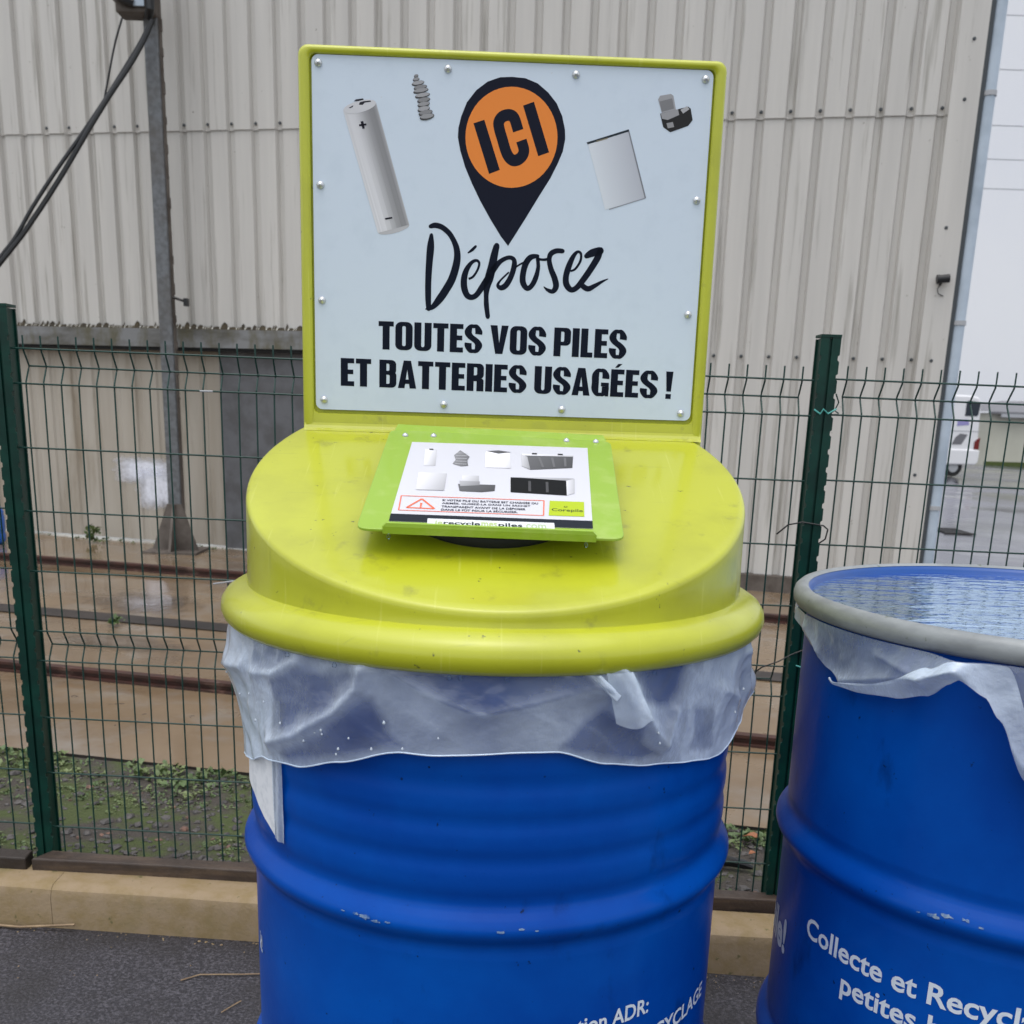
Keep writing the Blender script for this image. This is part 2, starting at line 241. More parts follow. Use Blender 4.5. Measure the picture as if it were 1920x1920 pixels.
TRI=[[-80.0,-119.1],[-65.7,-142.7],[-94.3,-141.6]]
SQ=[[54.8,-114.8],[91.1,-115.4],[88.8,-151.6],[52.1,-151.1]]
TXT=[[-58.5,-117.6],[42.3,-119.2],[-58.7,-148.2],[41.3,-149.6]]
SQT=[[56.0,-133.6],[88.4,-134.4],[55.6,-142.3]]
URL=[[-63.8,-171.2],[50.7,-173.7],[-63.7,-178.4]]
PICS=[[[[-85.0,19.8],[-71.3,18.5],[-70.6,-29.5],[-83.7,-29.2]],0.6],[[[-51.6,-22.1],[-48.5,-10.4],[-50.8,3.4],[-44.1,19.2],[-39.3,11.5],[-32.7,0.1],[-35.1,-11.7],[-33.8,-26.6],[-41.7,-29.0]],0.2],[[[-14.0,16.9],[14.1,15.3],[14.5,-30.5],[-14.4,-29.6]],0.8],[[[-14.1,18.3],[0.5,21.9],[15.1,17.3],[0.5,11.3]],0.1],[[[27.4,13.5],[87.8,13.6],[84.5,-23.8],[36.5,-32.9],[27.0,-22.8]],0.1],[[[27.4,13.5],[87.8,13.6],[87.2,9.7],[29.4,8.9]],0.6],[[[27.3,12.1],[33.9,5.5],[36.5,-32.9],[27.0,-22.8]],0.4],[[[-88.1,-50.3],[-56.9,-50.6],[-57.8,-96.8],[-88.1,-96.6]],0.7],[[[-88.1,-50.3],[-56.9,-50.6],[-56.8,-52.3],[-88.0,-52.1]],0.1],[[[-40.0,-54.5],[-21.1,-53.9],[-20.8,-72.3],[-39.5,-72.4]],0.5],[[[-43.5,-78.1],[-2.9,-78.1],[-3.7,-93.8],[-17.9,-98.0],[-41.2,-96.5]],0.1],[[[-42.1,-69.6],[-20.0,-70.1],[-19.8,-80.5],[-40.8,-84.1]],0.3],[[[13.9,-55.6],[75.4,-58.8],[73.8,-100.3],[13.5,-95.8]],0.0],[[[75.6,-54.4],[85.1,-55.9],[82.6,-93.7],[73.8,-100.3]],0.5],[[[13.9,-54.8],[76.6,-53.5],[85.2,-54.6],[75.3,-60.9]],0.4]]

# ------------------------------------------------------------------ materials
M={}
M['lid']=mat('lime_plastic',(.455,.482,.014),rough=.42,spec=.35,coat=.7,var=(.36,.375,.012),vscale=7,vlo=.48,vhi=.75,specks=(.09,.10,.02),sscale=75,sthr=.70,bump=.10,bscale=160,bdist=.001,var2=(.25,.25,.03),v2scale=26,v2lo=.62,v2hi=.78)
M['lid'].node_tree.nodes['Principled BSDF'].inputs['Coat Roughness'].default_value=.15; M['lid'].node_tree.nodes['Principled BSDF'].inputs['Coat IOR'].default_value=1.5
t=M['lid'].node_tree; N_=t.nodes; p_=N_['Principled BSDF']; src_=p_.inputs['Base Color'].links[0].from_socket
tc_=N_.new('ShaderNodeTexCoord')
for st_,lo_,cc_ in (((230,9,9),.655,(.66,.68,.16,1)),((14,190,30),.675,(.25,.27,.03,1))):
    mp_=N_.new('ShaderNodeMapping'); mp_.inputs['Scale'].default_value=st_; t.links.new(tc_.outputs['Object'],mp_.inputs['Vector']); n_=N_.new('ShaderNodeTexNoise'); n_.inputs['Scale'].default_value=1; n_.inputs['Detail'].default_value=2; t.links.new(mp_.outputs[0],n_.inputs['Vector'])
    r_=N_.new('ShaderNodeMapRange'); r_.inputs[1].default_value=lo_; r_.inputs[2].default_value=lo_+.08; r_.inputs[4].default_value=.22; t.links.new(n_.outputs[0],r_.inputs[0])
    x_=N_.new('ShaderNodeMix'); x_.data_type='RGBA'; x_.inputs[7].default_value=cc_; t.links.new(r_.outputs[0],x_.inputs[0]); t.links.new(src_,x_.inputs[6]); src_=x_.outputs[2]
t.links.new(src_,p_.inputs['Base Color'])
M['flap']=mat('light_green_metal',(.29,.455,.035),rough=.35,coat=.15,var=(.36,.50,.09),vscale=30,vlo=.5,vhi=.7,specks=(.2,.3,.06),sscale=130,sthr=.73)
M['panel']=mat('white_panel',(.60,.685,.79),rough=.36,spec=.4,var=(.575,.66,.765),vscale=40,vlo=.5,vhi=.7,specks=(.55,.57,.6),sscale=150,sthr=.75)
M['stickpaper']=mat('sticker_paper',(.64,.64,.69),rough=.3)
M['print']=mat('printed_ink',(.01,.01,.02),rough=.5,spec=.08,vcol=True)
M['white']=mat('white_lettering',(.72,.78,.85),rough=.45,var=(.5,.58,.72),vscale=90,vlo=.55,vhi=.7)
M['steel']=mat('steel_rivet',(.62,.64,.66),rough=.3,metal=.6)
M['rubber']=mat('black_rubber',(.006,.009,.009),rough=.4)
M['void']=mat('dark_opening',(.003,.003,.003),rough=.8)
M['blue']=mat('blue_drum_paint',(.0008,.056,.345),rough=.36,spec=.07,coat=.12,var=(.001,.084,.44),vscale=4,vlo=.42,vhi=.66,var2=(.001,.022,.13),v2scale=16,v2lo=.62,v2hi=.80,v2stretch=(1,1,.45),specks=(.003,.012,.05),sscale=105,sthr=.70,bump=.10,bscale=6,bdist=.02)
M['bluelid']=mat('blue_lid_paint',(.002,.060,.27),rough=.3,var=(.003,.045,.20),vscale=7,vlo=.5,vhi=.7)
M['chip']=mat('chipped_paint',(.22,.30,.40),rough=.6,var=(.01,.09,.34),vscale=200,vlo=.4,vhi=.6)
M['zinc']=mat('galvanised_ring',(.29,.31,.32),rough=.45,metal=.1,var=(.21,.225,.235),vscale=14,vlo=.42,vhi=.62,vstretch=(1,1,3),specks=(.12,.14,.09),sscale=60,sthr=.66,bump=.25,bscale=50,bdist=.001)
M['green']=mat('green_coating',(.0015,.040,.028),rough=.4,spec=.3,var=(.001,.026,.019),vscale=20,vlo=.4,vhi=.6)
M['wire']=mat('green_wire',(.004,.040,.032),rough=.4,spec=.4)
M['wirelight']=mat('teal_cord',(.10,.42,.38),rough=.5)
M['black']=mat('black_plastic',(.008,.009,.011),rough=.45)
M['clad']=mat('beige_cladding',(.60,.582,.55),rough=.45,spec=.35,var=(.525,.51,.485),vscale=1.2,vlo=.35,vhi=.7,vstretch=(9,9,.5),var2=(.20,.185,.15),v2scale=3.2,v2lo=.57,v2hi=.80,v2stretch=(7,7,.30),specks=(.25,.235,.2),sscale=30,sthr=.72)
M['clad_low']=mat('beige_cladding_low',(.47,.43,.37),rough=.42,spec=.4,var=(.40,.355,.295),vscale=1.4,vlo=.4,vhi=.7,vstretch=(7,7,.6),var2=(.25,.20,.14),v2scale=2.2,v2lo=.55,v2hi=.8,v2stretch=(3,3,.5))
M['patch']=mat('painted_light_patch',(.84,.86,.95),rough=.35,var=(.62,.63,.70),vscale=6,vlo=.5,vhi=.8,vstretch=(4,4,.5))  # bluish-white reflected light on the wall, put into the colour
M['beam']=mat('weathered_zinc',(.21,.215,.22),rough=.6,var=(.08,.075,.06),vscale=2.5,vlo=.45,vhi=.65,vstretch=(1,1,3),var2=(.10,.09,.05),v2scale=9,v2lo=.5,v2hi=.7,v2stretch=(1,1,.4))
M['rustmoss']=mat('rust_and_moss',(.055,.042,.022),rough=.9,var=(.028,.022,.014),vscale=12,vlo=.4,vhi=.6)
M['door']=mat('grey_door_sheet',(.125,.128,.14),rough=.6,var=(.09,.09,.095),vscale=8,vlo=.4,vhi=.6)
M['trim']=mat('bluish_zinc_trim',(.46,.54,.63),rough=.4,metal=0,var=(.36,.43,.51),vscale=4,vlo=.4,vhi=.6)
M['darktrim']=mat('dark_flashing',(.05,.06,.068),rough=.6)
M['pole']=mat('galvanised_pole',(.17,.18,.195),rough=.5,metal=.3,var=(.12,.125,.13),vscale=30,vlo=.4,vhi=.6,var2=(.10,.085,.07),v2scale=1.5,v2lo=.5,v2hi=.7)
M['rustplate']=mat('rusty_plate',(.13,.11,.095),rough=.7,var=(.07,.055,.045),vscale=6,vlo=.4,vhi=.6)
M['asphalt']=mat('wet_asphalt',(.026,.025,.033),rough=.5,spec=.5,var=(.105,.100,.118),vscale=170,vlo=.46,vhi=.66,specks=(.28,.26,.24),sscale=130,sthr=.72,bump=1,bscale=150,bdist=.006,var2=(.022,.02,.022),v2scale=3,v2lo=.45,v2hi=.65)
M['yardasphalt']=mat('wet_yard_asphalt',(.13,.13,.17),rough=.05,spec=.7,var=(.06,.06,.07),vscale=.25,vlo=.45,vhi=.6,vstretch=(.5,2,1),bump=.05,bscale=40,bdist=.004,rvar=.22,rscale=.4)
M['concrete']=mat('wet_brown_concrete',(.205,.145,.090),rough=.38,spec=.6,var=(.140,.096,.060),vscale=1.6,vlo=.38,vhi=.66,var2=(.22,.19,.16),v2scale=5,v2lo=.5,v2hi=.75,specks=(.10,.07,.05),sscale=18,sthr=.68,bump=.15,bscale=30,bdist=.002,rvar=.05,rscale=1.1)
M['kerb']=mat('sandy_kerb',(.30,.222,.135),rough=.75,var=(.25,.18,.085),vscale=24,vlo=.4,vhi=.65,specks=(.14,.12,.05),sscale=45,sthr=.66,bump=.6,bscale=130,bdist=.002,var2=(.17,.145,.06),v2scale=4,v2lo=.52,v2hi=.72)
M['wood']=mat('wet_dark_wood',(.055,.038,.030),rough=.5,var=(.11,.075,.05),vscale=9,vlo=.5,vhi=.7,vstretch=(.6,6,6),var2=(.03,.022,.018),v2scale=5,v2lo=.45,v2hi=.6,bump=.8,bscale=40,bdist=.004)
M['soil']=mat('mossy_soil',(.060,.050,.042),rough=.8,var=(.060,.080,.02),vscale=7,vlo=.44,vhi=.56,specks=(.14,.12,.10),sscale=60,sthr=.66,bump=1,bscale=60,bdist=.012)
M['stone']=mat('grey_stone',(.10,.09,.085),rough=.55,var=(.05,.045,.045),vscale=40,vlo=.4,vhi=.6)
M['stone_r']=mat('reddish_stone',(.22,.12,.085),rough=.6,var=(.14,.08,.06),vscale=40)
M['leaf']=mat('weed_leaf',(.085,.135,.045),rough=.5,var=(.16,.20,.075),vscale=9,vlo=.45,vhi=.6)
M['moss']=mat('moss',(.055,.075,.018),rough=.9,var=(.09,.12,.03),vscale=30)
M['rust']=mat('rusty_rail',(.060,.020,.014),rough=.6,var=(.035,.015,.011),vscale=15,vlo=.4,vhi=.6,var2=(.20,.13,.10),v2scale=8,v2lo=.6,v2hi=.75)
M['channel']=mat('dark_channel',(.020,.017,.017),rough=.5,var=(.035,.028,.026),vscale=6)
M['vanwhite']=mat('white_vehicle_paint',(.80,.80,.82),rough=.25,coat=.4)
M['glass']=mat('dark_window',(.03,.04,.055),rough=.08)
M['red']=mat('red_lamp',(.16,.012,.012),rough=.2)
M['decal']=mat('violet_logo',(.30,.28,.55),rough=.4)
M['tyre']=mat('tyre',(.010,.010,.011),rough=.7)
M['cream']=mat('cream_render',(.55,.54,.45),rough=.8,var=(.45,.44,.36),vscale=.6,vlo=.4,vhi=.7)
M['slate']=mat('grey_roof',(.16,.16,.175),rough=.55)
M['gutter']=mat('grey_gutter',(.4,.41,.43),rough=.5)
M['warehouse']=mat('white_warehouse_panel',(.86,.87,.90),rough=.4,var=(.83,.845,.89),vscale=.1,vlo=.4,vhi=.6)
M['crate']=mat('bright_blue_plastic',(.006,.12,.52),rough=.35)
M['paper']=mat('white_paper',(.86,.88,.92),rough=.5,var=(.72,.75,.80),vscale=60,vlo=.5,vhi=.65)
M['straw']=mat('straw',(.34,.24,.14),rough=.7,var=(.22,.15,.09),vscale=30)
M['deadleaf']=mat('dead_leaf',(.30,.11,.045),rough=.6)
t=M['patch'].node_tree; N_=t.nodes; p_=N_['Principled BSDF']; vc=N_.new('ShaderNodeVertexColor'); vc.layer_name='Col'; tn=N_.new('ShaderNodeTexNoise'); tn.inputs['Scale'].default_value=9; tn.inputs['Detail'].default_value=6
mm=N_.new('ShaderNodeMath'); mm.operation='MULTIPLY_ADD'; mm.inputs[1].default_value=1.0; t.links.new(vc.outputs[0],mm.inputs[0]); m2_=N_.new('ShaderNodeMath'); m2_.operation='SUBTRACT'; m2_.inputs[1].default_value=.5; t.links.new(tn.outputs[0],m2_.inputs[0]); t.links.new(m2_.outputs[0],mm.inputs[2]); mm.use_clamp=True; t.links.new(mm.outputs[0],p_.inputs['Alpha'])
def film(name,op,col=(.62,.83,1.0),oplo=None):
    X=bpy.data.materials.new(name); X.use_nodes=True; t=X.node_tree; N=t.nodes; L=t.links; N.remove(N['Principled BSDF']); out=N['Material Output']
    d=N.new('ShaderNodeBsdfDiffuse'); d.inputs[0].default_value=(*col,1); tl=N.new('ShaderNodeBsdfTranslucent'); tl.inputs[0].default_value=(*col,1)
    a=N.new('ShaderNodeMixShader'); a.inputs[0].default_value=.3; L.new(d.outputs[0],a.inputs[1]); L.new(tl.outputs[0],a.inputs[2])
    tr=N.new('ShaderNodeBsdfTransparent'); b=N.new('ShaderNodeMixShader'); L.new(tr.outputs[0],b.inputs[1]); L.new(a.outputs[0],b.inputs[2])
    tc=N.new('ShaderNodeTexCoord'); nz=N.new('ShaderNodeTexNoise'); nz.inputs['Scale'].default_value=11; nz.inputs['Detail'].default_value=5; L.new(tc.outputs['Object'],nz.inputs['Vector'])
    n2=N.new('ShaderNodeTexNoise'); n2.inputs['Scale'].default_value=60; n2.inputs['Detail'].default_value=5; L.new(tc.outputs['Object'],n2.inputs['Vector'])
    bp=N.new('ShaderNodeBump'); bp.inputs['Strength'].default_value=.5; bp.inputs['Distance'].default_value=.005; L.new(n2.outputs[0],bp.inputs['Height']); bp_pre=bp.outputs[0]
    va=N.new('ShaderNodeVertexColor'); va.layer_name='Col'
    r0=N.new('ShaderNodeMapRange'); r0.inputs[3].default_value=oplo; r0.inputs[4].default_value=op; L.new(va.outputs[0],r0.inputs[0])
    r1=N.new('ShaderNodeMapRange'); r1.inputs[1].default_value=.35; r1.inputs[2].default_value=.65; r1.inputs[3].default_value=.78; r1.inputs[4].default_value=1.25; L.new(nz.outputs[0],r1.inputs[0])
    r=N.new('ShaderNodeMath'); r.operation='MULTIPLY'; L.new(r0.outputs[0],r.inputs[0]); L.new(r1.outputs[0],r.inputs[1]); lw=N.new('ShaderNodeLayerWeight'); lw.inputs[0].default_value=.5; L.new(bp_pre,lw.inputs['Normal']); cs=N.new('ShaderNodeMath'); cs.operation='SUBTRACT'; cs.inputs[0].default_value=1.06; L.new(lw.outputs['Facing'],cs.inputs[1]); dv_=N.new('ShaderNodeMath'); dv_.operation='DIVIDE'; dv_.use_clamp=True; L.new(r.outputs[0],dv_.inputs[0]); L.new(cs.outputs[0],dv_.inputs[1]); L.new(dv_.outputs[0],b.inputs[0])
    g=N.new('ShaderNodeBsdfGlossy'); g.inputs['Roughness'].default_value=.08; g.inputs[0].default_value=(1,1,1,1)
    fr=N.new('ShaderNodeFresnel'); fr.inputs[0].default_value=1.5; c=N.new('ShaderNodeMixShader'); L.new(fr.outputs[0],c.inputs[0]); L.new(b.outputs[0],c.inputs[1]); L.new(g.outputs[0],c.inputs[2])
    for q in(d,g,tl): L.new(bp.outputs[0],q.inputs['Normal'])
    L.new(c.outputs[0],out.inputs[0]); return X
M['film']=film('milky_film',.58,(.74,.85,1.0),.13); M['hem']=mat('liner_hem',(.62,.74,.9),rough=.25)
def water(name,ws,tint=(.95,.97,1)):
    X=bpy.data.materials.new(name); X.use_nodes=True; t=X.node_tree; N=t.nodes; L=t.links; N.remove(N['Principled BSDF']); out=N['Material Output']
    tr=N.new('ShaderNodeBsdfTransparent'); tr.inputs[0].default_value=(*tint,1); g=N.new('ShaderNodeBsdfGlossy'); g.inputs['Roughness'].default_value=.03; g.inputs[0].default_value=(.66,.82,1,1)
    fr=N.new('ShaderNodeFresnel'); fr.inputs[0].default_value=1.23; c=N.new('ShaderNodeMixShader'); L.new(fr.outputs[0],c.inputs[0]); L.new(tr.outputs[0],c.inputs[1]); L.new(g.outputs[0],c.inputs[2])
    tc=N.new('ShaderNodeTexCoord'); mp=N.new('ShaderNodeMapping'); mp.inputs['Scale'].default_value=(.55,1.7,1); L.new(tc.outputs['Object'],mp.inputs['Vector'])
    nz=N.new('ShaderNodeTexNoise'); nz.inputs['Scale'].default_value=ws; nz.inputs['Detail'].default_value=3; L.new(mp.outputs[0],nz.inputs['Vector'])
    bp=N.new('ShaderNodeBump'); bp.inputs['Strength'].default_value=.75; bp.inputs['Distance'].default_value=.004; L.new(nz.outputs[0],bp.inputs['Height'])
    L.new(bp.outputs[0],g.inputs['Normal']); L.new(bp.outputs[0],fr.inputs['Normal']); L.new(c.outputs[0],out.inputs[0]); return X
M['water']=water('rain_water',30)
# ------------------------------------------------------------------ ground
def sheet(name,x0,x1,y0f,y1f,zf,m,nx=24,ny=2,dz=0,kind='structure'):
    v=[];f=[]
    for i in range(nx+1):
        x=x0+(x1-x0)*i/nx
        for j in range(ny+1):
            y=y0f(x)+(y1f(x)-y0f(x))*j/ny; v.append((x,y,zf(x)+dz))
    for i in range(nx):
        for j in range(ny): a=i*(ny+1)+j; f.append((a,a+ny+1,a+ny+2,a+1))
    o=mesh(name,v,f,m)
    if kind: o['kind']=kind
    return o
yzc=lambda x: yz(max(-14,min(30,x)))
azc=lambda x: az(max(-8,min(8,x)))
kf=lambda x:1.90-.045*x; bf=lambda x:1.992-.024*x; ff=lambda x:2.0332-.0307*x
sheet('ground',-300,300,lambda x:2.03-.03*max(-6,min(6,x)),lambda x:400,yzc,M['yardasphalt'],nx=200,dz=-.016)
sheet('asphalt',-60,60,lambda x:-60,lambda x:kf(max(-8,min(8,x)))+.02,azc,M['asphalt'],nx=120)
sheet('soil_strip',-8,5,lambda x:bf(x)+.03,lambda x:2.58-.165*x,yz,M['soil'],nx=40,ny=6,dz=-.008)
sheet('concrete_yard',-14,2.55,lambda x:2.54-.165*x,lambda x:6.62-.2*x,yz,M['concrete'],nx=40,ny=8)
# raised concrete edge of the yard slab
e=MB(); 
for x0,x1 in((-14,2.55),):
    n=40
    for i in range(n):
        a=x0+(x1-x0)*i/n; b=x0+(x1-x0)*(i+1)/n
        e.add([(a,2.538-.165*a,yz(a)-.03),(b,2.538-.165*b,yz(b)-.03),(b,2.538-.165*b,yz(b)),(a,2.538-.165*a,yz(a))],[(0,1,2,3)])
o=e.build('slab_edge',M['channel']); o['kind']='structure'
# kerb: two stones
def kerbstone(x0,x1):
    prof=[(0,-.06),(0,.068),(.006,.083),(.016,.090),(.03,.092),(.096,.092),(.098,-.06)]
    n=14; v=[];f=[]
    for i in range(n+1):
        x=x0+(x1-x0)*i/n
        for d,z in prof: v.append((x,kf(x)+d,az(x)+z+.002*noise.noise(Vector((x*6,d*30,z*20)))))
    k=len(prof)
    for i in range(n):
        for j in range(k-1): f.append((i*k+j,(i+1)*k+j,(i+1)*k+j+1,i*k+j+1))
    f.append(tuple(range(k))); f.append(tuple(n*k+j for j in range(k))[::-1])
    o=mesh('kerb',v,f,M['kerb'],smooth=False); shade(o,30); o['kind']='structure'; return o
for a,b in((-2.97,-1.951),(-1.95,-.931),(-.93,.089),(.09,1.109),(1.11,2.3)): kerbstone(a,b)
# timber edging boards
def board(x0,x1,skew,label):
    b=MB(); n=12; v=[];f=[]
    for i in range(n+1):
        x=x0+(x1-x0)*i/n; 
        for dy,z in((0,.0),(0,.128),(.036,.131),(.036,.0)):
            xx=x+(skew*dy/.036 if i==0 else 0)
            w=.003*noise.noise(Vector((xx*9,dy*40,z*9)))
            v.append((xx,bf(xx)+dy+w,z-.016*xx+w))
    for i in range(n):
        for j in range(4): f.append((i*4+j,(i+1)*4+j,(i+1)*4+(j+1)%4,i*4+(j+1)%4))
    f.append((0,1,2,3)); f.append((n*4+3,n*4+2,n*4+1,n*4))
    o=mesh('edging_board',v,f,M['wood']); bm=bmesh.new(); bm.from_mesh(o.data); bmesh.ops.recalc_face_normals(bm,faces=bm.faces); bm.to_mesh(o.data); bm.free(); bevel(o,.003); tag(o,label,'board','timber boards along the fence foot'); return o
board(-3.0,-1.012,0,'short visible end of dark wet timber board left of the left fence post')
board(-1.0,2.2,.03,'long dark wet timber edging board running behind the blue drums under the fence')
# ------------------------------------------------------------------ rails and drain channel
def rail(y0,h,w,label):
    b=MB(); n=24
    prof=[(0,-.01),(0,h*.2),(w*.38,h*.3),(w*.38,h*.6),(w*.1,h*.72),(w*.1,h),(w*.9,h),(w*.9,h*.72),(w*.62,h*.6),(w*.62,h*.3),(w,h*.2),(w,-.01)]
    v=[];f=[];k=len(prof)
    for i in range(n+1):
        x=-9+(11.0)*i/n
        for d,z in prof: v.append((x,y0-.185*x+d,yz(x)+z))
    for i in range(n):
        for j in range(k-1): f.append((i*k+j,(i+1)*k+j,(i+1)*k+j+1,i*k+j+1))
    f.append(tuple(range(k))); f.append(tuple(n*k+j for j in range(k))[::-1])
    o=mesh('rail',v,f,M['rust']); return tag(o,label,'rail','rails set along the yard slab')
rail(3.23,.036,.045,'rusty rail on the concrete nearest the green mesh fence')
rail(5.42,.042,.05,'rusty red rail on the concrete just in front of the beige building')
sheet('drain_channel',-9,2.5,lambda x:4.14-.185*x,lambda x:4.29-.185*x,yz,M['channel'],nx=30,dz=.005)
M['puddle']=mat('puddle_water',(.13,.098,.075),rough=.04,spec=1.0)
t=M['puddle'].node_tree; vc=t.nodes.new('ShaderNodeVertexColor'); vc.layer_name='Col'; tn=t.nodes.new('ShaderNodeTexNoise'); tn.inputs['Scale'].default_value=14; tn.inputs['Detail'].default_value=5
mm=t.nodes.new('ShaderNodeMath'); mm.operation='MULTIPLY_ADD'; mm.inputs[1].default_value=1.5; mm.inputs[2].default_value=-.35; mm.use_clamp=True; m2_=t.nodes.new('ShaderNodeMath'); m2_.operation='ADD'; t.links.new(vc.outputs[0],m2_.inputs[0]); m3_=t.nodes.new('ShaderNodeMath'); m3_.operation='SUBTRACT'; m3_.inputs[1].default_value=.5; t.links.new(tn.outputs[0],m3_.inputs[0]); t.links.new(m3_.outputs[0],m2_.inputs[1]); t.links.new(m2_.outputs[0],mm.inputs[0]); t.links.new(mm.outputs[0],t.nodes['Principled BSDF'].inputs['Alpha'])
def puddle(cx,cy,rx,ry,seed,label):
    v=[];f=[];c=[];n=48;rg=6
    for k in range(rg+1):
        for i in range(n):
            t=2*PI*i/n; q=(1+.35*noise.noise(Vector((cos(t)*1.6,sin(t)*1.6,seed))))*k/rg
            x=cx+rx*q*cos(t); y=cy-.185*(rx*q*cos(t))+ry*q*sin(t); v.append((x,y,yz(x)+.004)); w=1-k/rg; c.append((w,w,w))
    for k in range(rg):
        for i in range(n): f.append((k*n+i,k*n+(i+1)%n,(k+1)*n+(i+1)%n,(k+1)*n+i))
    tag(mesh('puddle',v,f,M['puddle'],None,False,c),label,'puddle')
puddle(-1.80,4.93,.42,.36,1.3,'shallow puddle on the concrete reflecting the patch of light painted on the wall')
puddle(-1.60,4.08,.40,.20,4.1,'shallow puddle on the concrete just this side of the dark drain channel')
# ------------------------------------------------------------------ beige industrial building
WY=lambda x:6.5-.2*x
ux=Vector((1,-.2,0)).normalized(); un=Vector((-.2,-1,0)).normalized()   # un points to the camera
def wall_pt(x,d,z): return (x+un.x*d,WY(x)+un.y*d,z)
bld=empty('industrial_building',(0,WY(0),yz(0)),0,'long beige corrugated metal building behind the green mesh fence','building')
OB=(0,WY(0),yz(0))
pitch=.155/math.sqrt(1.04)
def cladding(name,x0,x1,z0,z1,d0,m,phase=0,dep=.028,gw=.34,z0f=None,mini=True):
    v=[];f=[]; xs=[]
    n0=math.floor((x0-phase)/pitch)-1
    k=n0
    while True:
        a=phase+k*pitch
        if a>x1: break
        w=pitch
        for t,d in((0,0),(1-gw,0),(1-gw+.07,-dep),(1-.09,-dep),(1-.012,0)): xs.append((a+t*w,d))
        k+=1
    xs=[q for q in xs if x0<=q[0]<=x1]
    xs=[(x0,xs[0][1])]+xs+[(x1,xs[-1][1])]
    for x,d in xs:
        zb=z0f(x) if z0f else z0
        v.append(wall_pt(x,d0+d,zb)); v.append(wall_pt(x,d0+d,z1))
    for i in range(len(xs)-1): f.append((2*i,2*i+2,2*i+3,2*i+1))
    return mesh(name,v,f,m,bld,off=OB)
SEAM=2.655
phase=1.5597+.02
cladding('upper_cladding',-9,2.33,SEAM,6.5,.008,M['clad'],phase)
cladding('lower_cladding',-9,-.72,1.53,SEAM+.05,0,M['clad'],phase)
cladding('lower_cladding',-.72,2.33,.2,SEAM+.05,0,M['clad'],phase,z0f=lambda x:yz(x)+.10)
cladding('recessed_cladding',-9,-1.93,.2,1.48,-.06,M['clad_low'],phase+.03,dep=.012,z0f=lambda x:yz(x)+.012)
# flat corner strip, dark flashing, downpipe
b=MB(); b.add([wall_pt(2.19,.0285,yz(2.2)+.05),wall_pt(2.331,.0285,yz(2.2)+.05),wall_pt(2.331,.0285,6.5),wall_pt(2.19,.0285,6.5),wall_pt(2.19,.0,yz(2.2)+.05),wall_pt(2.331,.0,yz(2.2)+.05),wall_pt(2.331,.0,6.5),wall_pt(2.19,.0,6.5)],[(0,1,2,3),(0,3,7,4),(1,5,6,2),(4,7,6,5)])
b.build('corner_flashing',M['clad'],bld,off=OB)
b=MB(); b.add([wall_pt(2.331,.02,yz(2.3)),wall_pt(2.352,.02,yz(2.3)),wall_pt(2.352,.02,6.5),wall_pt(2.331,.02,6.5),wall_pt(2.352,-9,yz(2.3)),wall_pt(2.352,-9,6.5)],[(0,1,2,3),(1,4,5,2)])
b.build('side_wall',M['darktrim'],bld,off=OB)
dp=MB(); px,py,_=wall_pt(2.382,.0,0); dp.tube([(px,py,yz(2.4)-.01),(px,py,3.0),(px,py,6.5)],.031,16); dpo=dp.build('downpipe',M['trim'],bld,True,off=OB)
for z in(.62,1.62,2.75,3.6):
    c=MB(); c.tube([(px,py,z-.012),(px,py,z+.012)],.036,16); c.box(px-.045,px-.028,py-.008,py+.008,z-.008,z+.008); c.build('bracket',M['gutter'],dpo,off=OB)
# concrete footing of the right part
b=MB()
for i in range(10):
    a=-.72+3.05*i/10; c=-.72+3.05*(i+1)/10
    b.add([wall_pt(a,.03,yz(a)-.02),wall_pt(c,.03,yz(c)-.02),wall_pt(c,.03,yz(c)+.095),wall_pt(a,.03,yz(a)+.095),wall_pt(a,-.03,yz(a)+.10),wall_pt(c,-.03,yz(c)+.10)],[(0,1,2,3),(3,2,5,4)])
b.build('footing',M['rustplate'],bld,off=OB)
# overhead door track, stained drip edge, grey door
def wbox(name,x0,x1,d0,d1,z0,z1,m,par=bld):
    b=MB(); b.add([wall_pt(x,d,z) for x in(x0,x1) for d in(d0,d1) for z in(z0,z1)],[(0,1,3,2),(4,6,7,5),(0,4,5,1),(2,3,7,6),(0,2,6,4),(1,5,7,3)]); return b.build(name,m,par,off=OB)
wbox('door_track',-9,-.72,-.05,.045,1.405,1.515,M['beam'])
wbox('track_slot',-9,-.72,-.04,.036,1.385,1.404,M['void'])
# ragged rusty line along the sheet edge
b=MB(); x=-4.2
while x<-.75:
    w=.012+.05*random.random()**2; hgt=.004+.030*random.random()**3
    d=.004; b.add([wall_pt(x,d+.020,1.512),wall_pt(x+w,d+.020,1.512),wall_pt(x+w*.8,d,1.53+hgt*.6),wall_pt(x+w*.45,d,1.53+hgt),wall_pt(x+w*.15,d,1.53+hgt*.5)],[(0,1,2,3,4)]); x+=w*.95
b.build('rusty_drip_edge',M['rustmoss'],bld,off=OB)
wbox('door',-1.93,-.72,-.055,-.02,yz(-1.3)+.015,1.384,M['door'])
